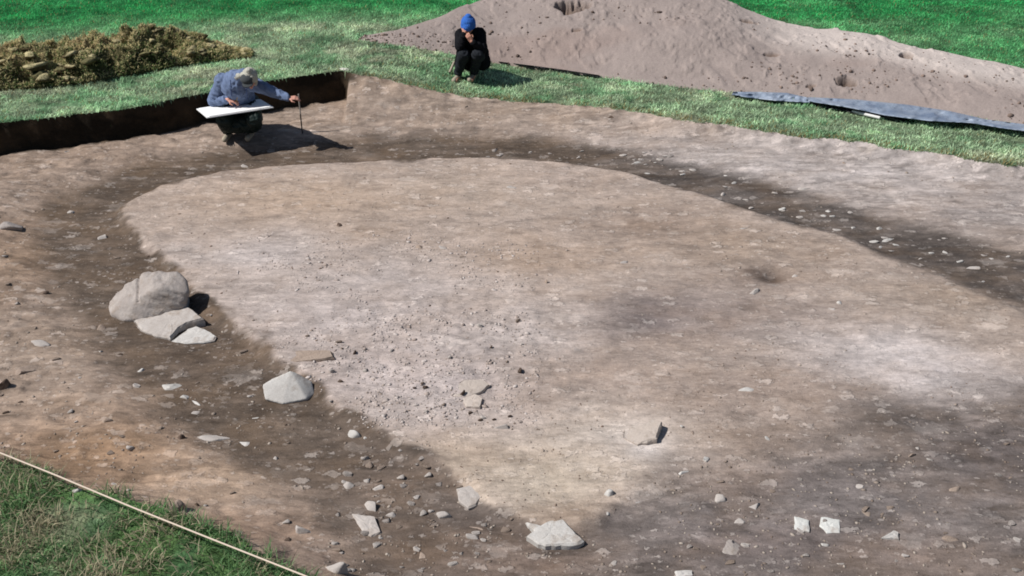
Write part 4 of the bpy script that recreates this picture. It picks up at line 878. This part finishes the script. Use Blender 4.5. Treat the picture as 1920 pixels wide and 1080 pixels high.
def drawing_person():
    g = onground(448, 257); Y0 = g.y; gz = g.z
    root = empty('person', g, 'person in blue denim jacket crouching over a white board, arm stretched to a rod', 'person')
    P = lambda px, py, dy: atY(px, py, Y0 + dy)
    hip = Vector((g.x + .02, Y0 + .30, gz + .36)); chest = P(443, 160, -.02); neck = P(455, 142, -.10); hc = P(468, 147, -.24)
    shL, shR = P(417, 152, -.02), P(476, 158, -.06)                 # as seen: left, right
    elL, haL = P(400, 190, -.02), P(428, 187, -.14); elR, haR = P(512, 172, -.18), P(541, 184, -.30)
    knL, knR = P(421, 226, -.28), P(477, 224, -.26); anL = Vector((P(428, 250, -.02).x, Y0 - .02, gz + .09)); anR = Vector((P(470, 250, 0).x, Y0 + .02, gz + .09))
    hL = hip + Vector((-.10, 0, 0)); hR = hip + Vector((.10, 0, 0))
    bm = bmesh.new()
    capsule(bm, hip, chest, .13, .14); capsule(bm, chest, neck, .12, .055); capsule(bm, neck, hc, .052, .05)
    R4 = head(bm, hc, (.12, -.80, -.62), (0, -.6, .8)); capsule(bm, shL, shR, .07, .07)
    for a, b, c in ((shL, elL, haL), (shR, elR, haR)): capsule(bm, a, b, .05, .042); capsule(bm, b, c, .040, .028)
    for a, b, c in ((hL, knL, anL), (hR, knR, anR)): capsule(bm, a, b, .085, .06); capsule(bm, b, c, .055, .038); capsule(bm, c - Vector((0, -.04, .05)), c + Vector((0, -.17, -.055)), .035, .03)
    hand(bm, haL, (.95, -.2, -.12), (0, -.2, 1), 1, .55); hand(bm, haR, (.95, .0, .05), (0, -.3, 1), 1, .5)
    fuse('body', bm, .006, M_skin, root, 2); eyes(hc, R4, root)
    bm = bmesh.new(); capsule(bm, hip + Vector((0, -.02, .04)), chest, .19, .20); capsule(bm, chest, neck, .17, .09); capsule(bm, shL, shR, .10, .095)
    capsule(bm, shL, elL, .088, .072); capsule(bm, elL, haL - (haL - elL) * .12, .068, .045); capsule(bm, shR, elR, .085, .065); capsule(bm, elR, haR - (haR - elR) * .1, .062, .043)
    capsule(bm, neck + Vector((-.06, -.03, -.01)), neck + Vector((.05, -.06, -.02)), .055, .05)
    fuse('jacket', bm, .010, M_denim, root, 4, .008)
    for a, b in ((P(432, 150, -.20), P(434, 180, -.24)), (P(462, 166, -.26), P(464, 186, -.28))): tube('seam', [a, a.lerp(b, .5), b], .005, M_denim2, root)
    bm = bmesh.new()
    for a, b, c in ((hL, knL, anL), (hR, knR, anR)): capsule(bm, a, b, .125, .105); capsule(bm, b, c + Vector((0, 0, .05)), .10, .085)
    capsule(bm, hL, hR, .15, .15); capsule(bm, knL + Vector((.05, .12, -.10)), knR + Vector((-.05, .12, -.1)), .11, .11); capsule(bm, anL + Vector((.06, .08, .10)), anR + Vector((-.06, .08, .10)), .10, .10)
    fuse('trousers', bm, .011, M_trou, root, 4, .008)
    for c in (anL, anR):
        bm = bmesh.new(); capsule(bm, c + Vector((0, .04, -.05)), c + Vector((-.01, -.17, -.05)), .045, .042); capsule(bm, c, c + Vector((0, .02, .06)), .05, .055); fuse('boot', bm, .008, M_boot, root, 3)
    R, x, f, u = R4
    bm = bmesh.new(); ell(bm, hc + u * .035 - f * .018 - x * .01, (.096, .108, .098), R); capsule(bm, hc - f * .07 - x * .05, neck + Vector((-.05, -.05, .0)), .05, .045); capsule(bm, hc - x * .075 - u * .01, hc - x * .06 + f * .03 - u * .10, .025, .018)
    ell(bm, hc + u * .125 - f * .03 - x * .02, (.04, .04, .035), R)
    fuse('headscarf', bm, .007, M_scarf, root, 3, .004, wf=30)
    bm = bmesh.new(); ell(bm, hc + u * .075 + f * .05 + x * .025, (.085, .075, .045), R); ell(bm, hc + u * .055 + f * .12 + x * .015, (.075, .06, .010), R)
    fuse('cap_peak', bm, .007, M_cap, root, 3)
    return haL, haR, Y0, gz
haL, haR, Y1, g1 = drawing_person()
# drawing board
def board():
    c4 = [at(368, 203, g1 + .45), at(488, 185, g1 + .45), at(513, 200, g1 + .50), at(388, 219.5, g1 + .50)]   # back edge lower than front edge
    c = sum(c4, Vector()) / 4; nn = (c4[1] - c4[0]).cross(c4[3] - c4[0]).normalized(); nn = nn if nn.z > 0 else -nn
    e = empty('drawing_board', c, 'large white drawing board resting on the knees of the person in denim', 'drawing board')
    for nm, off, th, k, m in (('board', -.012, .012, 1, M_wpl2), ('paper', .0015, .001, .93, M_paper)):
        bm = bmesh.new(); vs = []
        for s_ in (1, -1):
            vs.append([bm.verts.new((c + (p - c) * k + nn * (off + s_ * th / 2)) - c) for p in c4])
        bm.faces.new(vs[0]); bm.faces.new(vs[1][::-1])
        for i in range(4): bm.faces.new((vs[0][i], vs[1][i], vs[1][(i + 1) % 4], vs[0][(i + 1) % 4]))
        bmesh.ops.recalc_face_normals(bm, faces=bm.faces)
        me = bpy.data.meshes.new(nm); bm.to_mesh(me); bm.free(); me.materials.append(m); link(nm, me, e)
M_wpl2 = plain('white_board', (.80, .80, .79), .55, .3, .02); M_paper = plain('drawing_film', (.86, .86, .85), .6, .3, .015)
board()
# measuring rod held upright
rb = onground(567, 250); rt = Vector((rb.x, rb.y, atY(566, 179, rb.y).z))
rod = empty('measuring_rod', rb, 'thin upright measuring rod held at arm length by the person in denim', 'measuring rod')
M_rod = plain('dark_steel', alb(52, 48, 46), .4, .5, .1); M_rodw = plain('pale_paint', alb(176, 168, 160), .5, .3, .05)
mid = rb.lerp(rt, .52)
tube('lower_shaft', [rb - Vector((0, 0, .05)), mid], .009, M_rod, rod); tube('upper_shaft', [mid, rt + Vector((0, 0, .02))], .009, M_rodw, rod)
tube('pencil', [haL + Vector((.11, -.03, -.02)), haL + Vector((.15, -.02, .10))], .0035, plain('yellow_pencil', alb(190, 150, 60), .5, .3, 0)); o = bpy.data.objects['pencil']; tag(o, 'short pencil in the drawing hand above the white board', 'pencil')

def squatting_person():
    g = onground(880, 146, ZR); Y0 = g.y; gz = g.z
    root = empty('person', g, 'person in black coat and blue knitted hat squatting on the grass before the spoil heap', 'person')
    P = lambda px, py, dy: atY(px, py, Y0 + dy)
    hip = Vector((g.x + .07, Y0 + .28, gz + .24)); chest = P(885, 78, .05); neck = P(882, 62, .0); hc = P(878, 49, -.08)
    shL, shR = P(865, 66, .02), P(899, 64, .02)
    elL, haL = P(862, 88, -.22), P(870, 62, -.19); elR, haR = P(903, 92, -.18), P(884, 78, -.26)
    knL, knR = P(869, 103, -.26), P(895, 103, -.26); anL = Vector((P(860, 138, 0).x, Y0 - .06, gz + .08)); anR = Vector((P(889, 140, 0).x, Y0 - .02, gz + .08))
    hL = hip + Vector((-.09, 0, 0)); hR = hip + Vector((.09, 0, 0))
    bm = bmesh.new(); capsule(bm, hip, chest, .13, .13); capsule(bm, chest, neck, .11, .055); capsule(bm, neck, hc, .05, .05)
    R4 = head(bm, hc, (-.12, -.92, -.32), (0, -.3, .95), .97); capsule(bm, shL, shR, .065, .065)
    for a, b, c in ((shL, elL, haL), (shR, elR, haR)): capsule(bm, a, b, .048, .04); capsule(bm, b, c, .038, .027)
    for a, b, c in ((hL, knL, anL), (hR, knR, anR)): capsule(bm, a, b, .08, .058); capsule(bm, b, c, .052, .036); capsule(bm, c - Vector((0, -.04, .045)), c + Vector((-.03, -.17, -.05)), .033, .03)
    hand(bm, haL, (.25, .25, .95), (-.5, -.8, 0), -1, .5, .92); hand(bm, haR, (-.45, .1, .85), (.3, -.9, .2), 1, .6, .92)
    fuse('body', bm, .006, M_skin2, root, 2); eyes(hc, R4, root)
    bm = bmesh.new(); capsule(bm, hip + Vector((.0, .0, .03)), chest, .19, .175); capsule(bm, chest, neck, .165, .075); capsule(bm, shL, shR, .095, .095)
    capsule(bm, shL, elL, .088, .07); capsule(bm, elL, haL - (haL - elL) * .15, .066, .045); capsule(bm, shR, elR, .09, .075); capsule(bm, elR, haR - (haR - elR) * .15, .07, .045)
    capsule(bm, P(901, 92, .06), P(906, 118, .06), .11, .11); capsule(bm, P(868, 92, -.05), P(862, 118, .02), .08, .075); capsule(bm, P(885, 96, .1), P(885, 116, .15), .15, .15)
    fuse('coat', bm, .010, M_blk, root, 4, .006)
    bm = bmesh.new()
    for a, b, c in ((hL, knL, anL), (hR, knR, anR)): capsule(bm, a, b, .11, .085); capsule(bm, b, c + Vector((0, 0, .03)), .08, .062)
    capsule(bm, hL, hR, .13, .13); fuse('trousers', bm, .010, M_jean, root, 4, .006)
    for c in (anL, anR):
        bm = bmesh.new(); capsule(bm, c + Vector((0, .04, -.045)), c + Vector((-.06, -.17, -.045)), .042, .04); fuse('shoe', bm, .008, M_boot, root, 3)
    R, x, f, u = R4
    bm = bmesh.new(); ell(bm, hc + u * .055 - f * .012, (.104, .112, .098), R); capsule(bm, hc + u * .03 + f * .06, hc + u * .03 - f * .07, .07, .07); ell(bm, hc + u * .13 - f * .03, (.05, .05, .05), R)
    for k in range(12):
        a = k / 12 * 2 * math.pi; b = (k + 1) / 12 * 2 * math.pi; q = lambda t: hc + u * .012 + x * .094 * math.cos(t) + f * (.100 * math.sin(t) - .005); capsule(bm, q(a), q(b), .018, .018, 8)
    fuse('knitted_hat', bm, .006, M_hat, root, 2, .003, wf=40)
    bm = bmesh.new(); capsule(bm, P(878, 66, -.15), P(880, 76, -.16), .028, .022); fuse('shirt_collar', bm, .006, M_shirt, root, 2)
squatting_person()
tag(tube('trowel_handle', [onground(843, 140, ZR) + Vector((0, 0, .03)), onground(852, 131, ZR) + Vector((0, 0, .12))], .02, M_boot), 'pale handle leaning in the grass at the left foot of the person in black', 'tool handle')
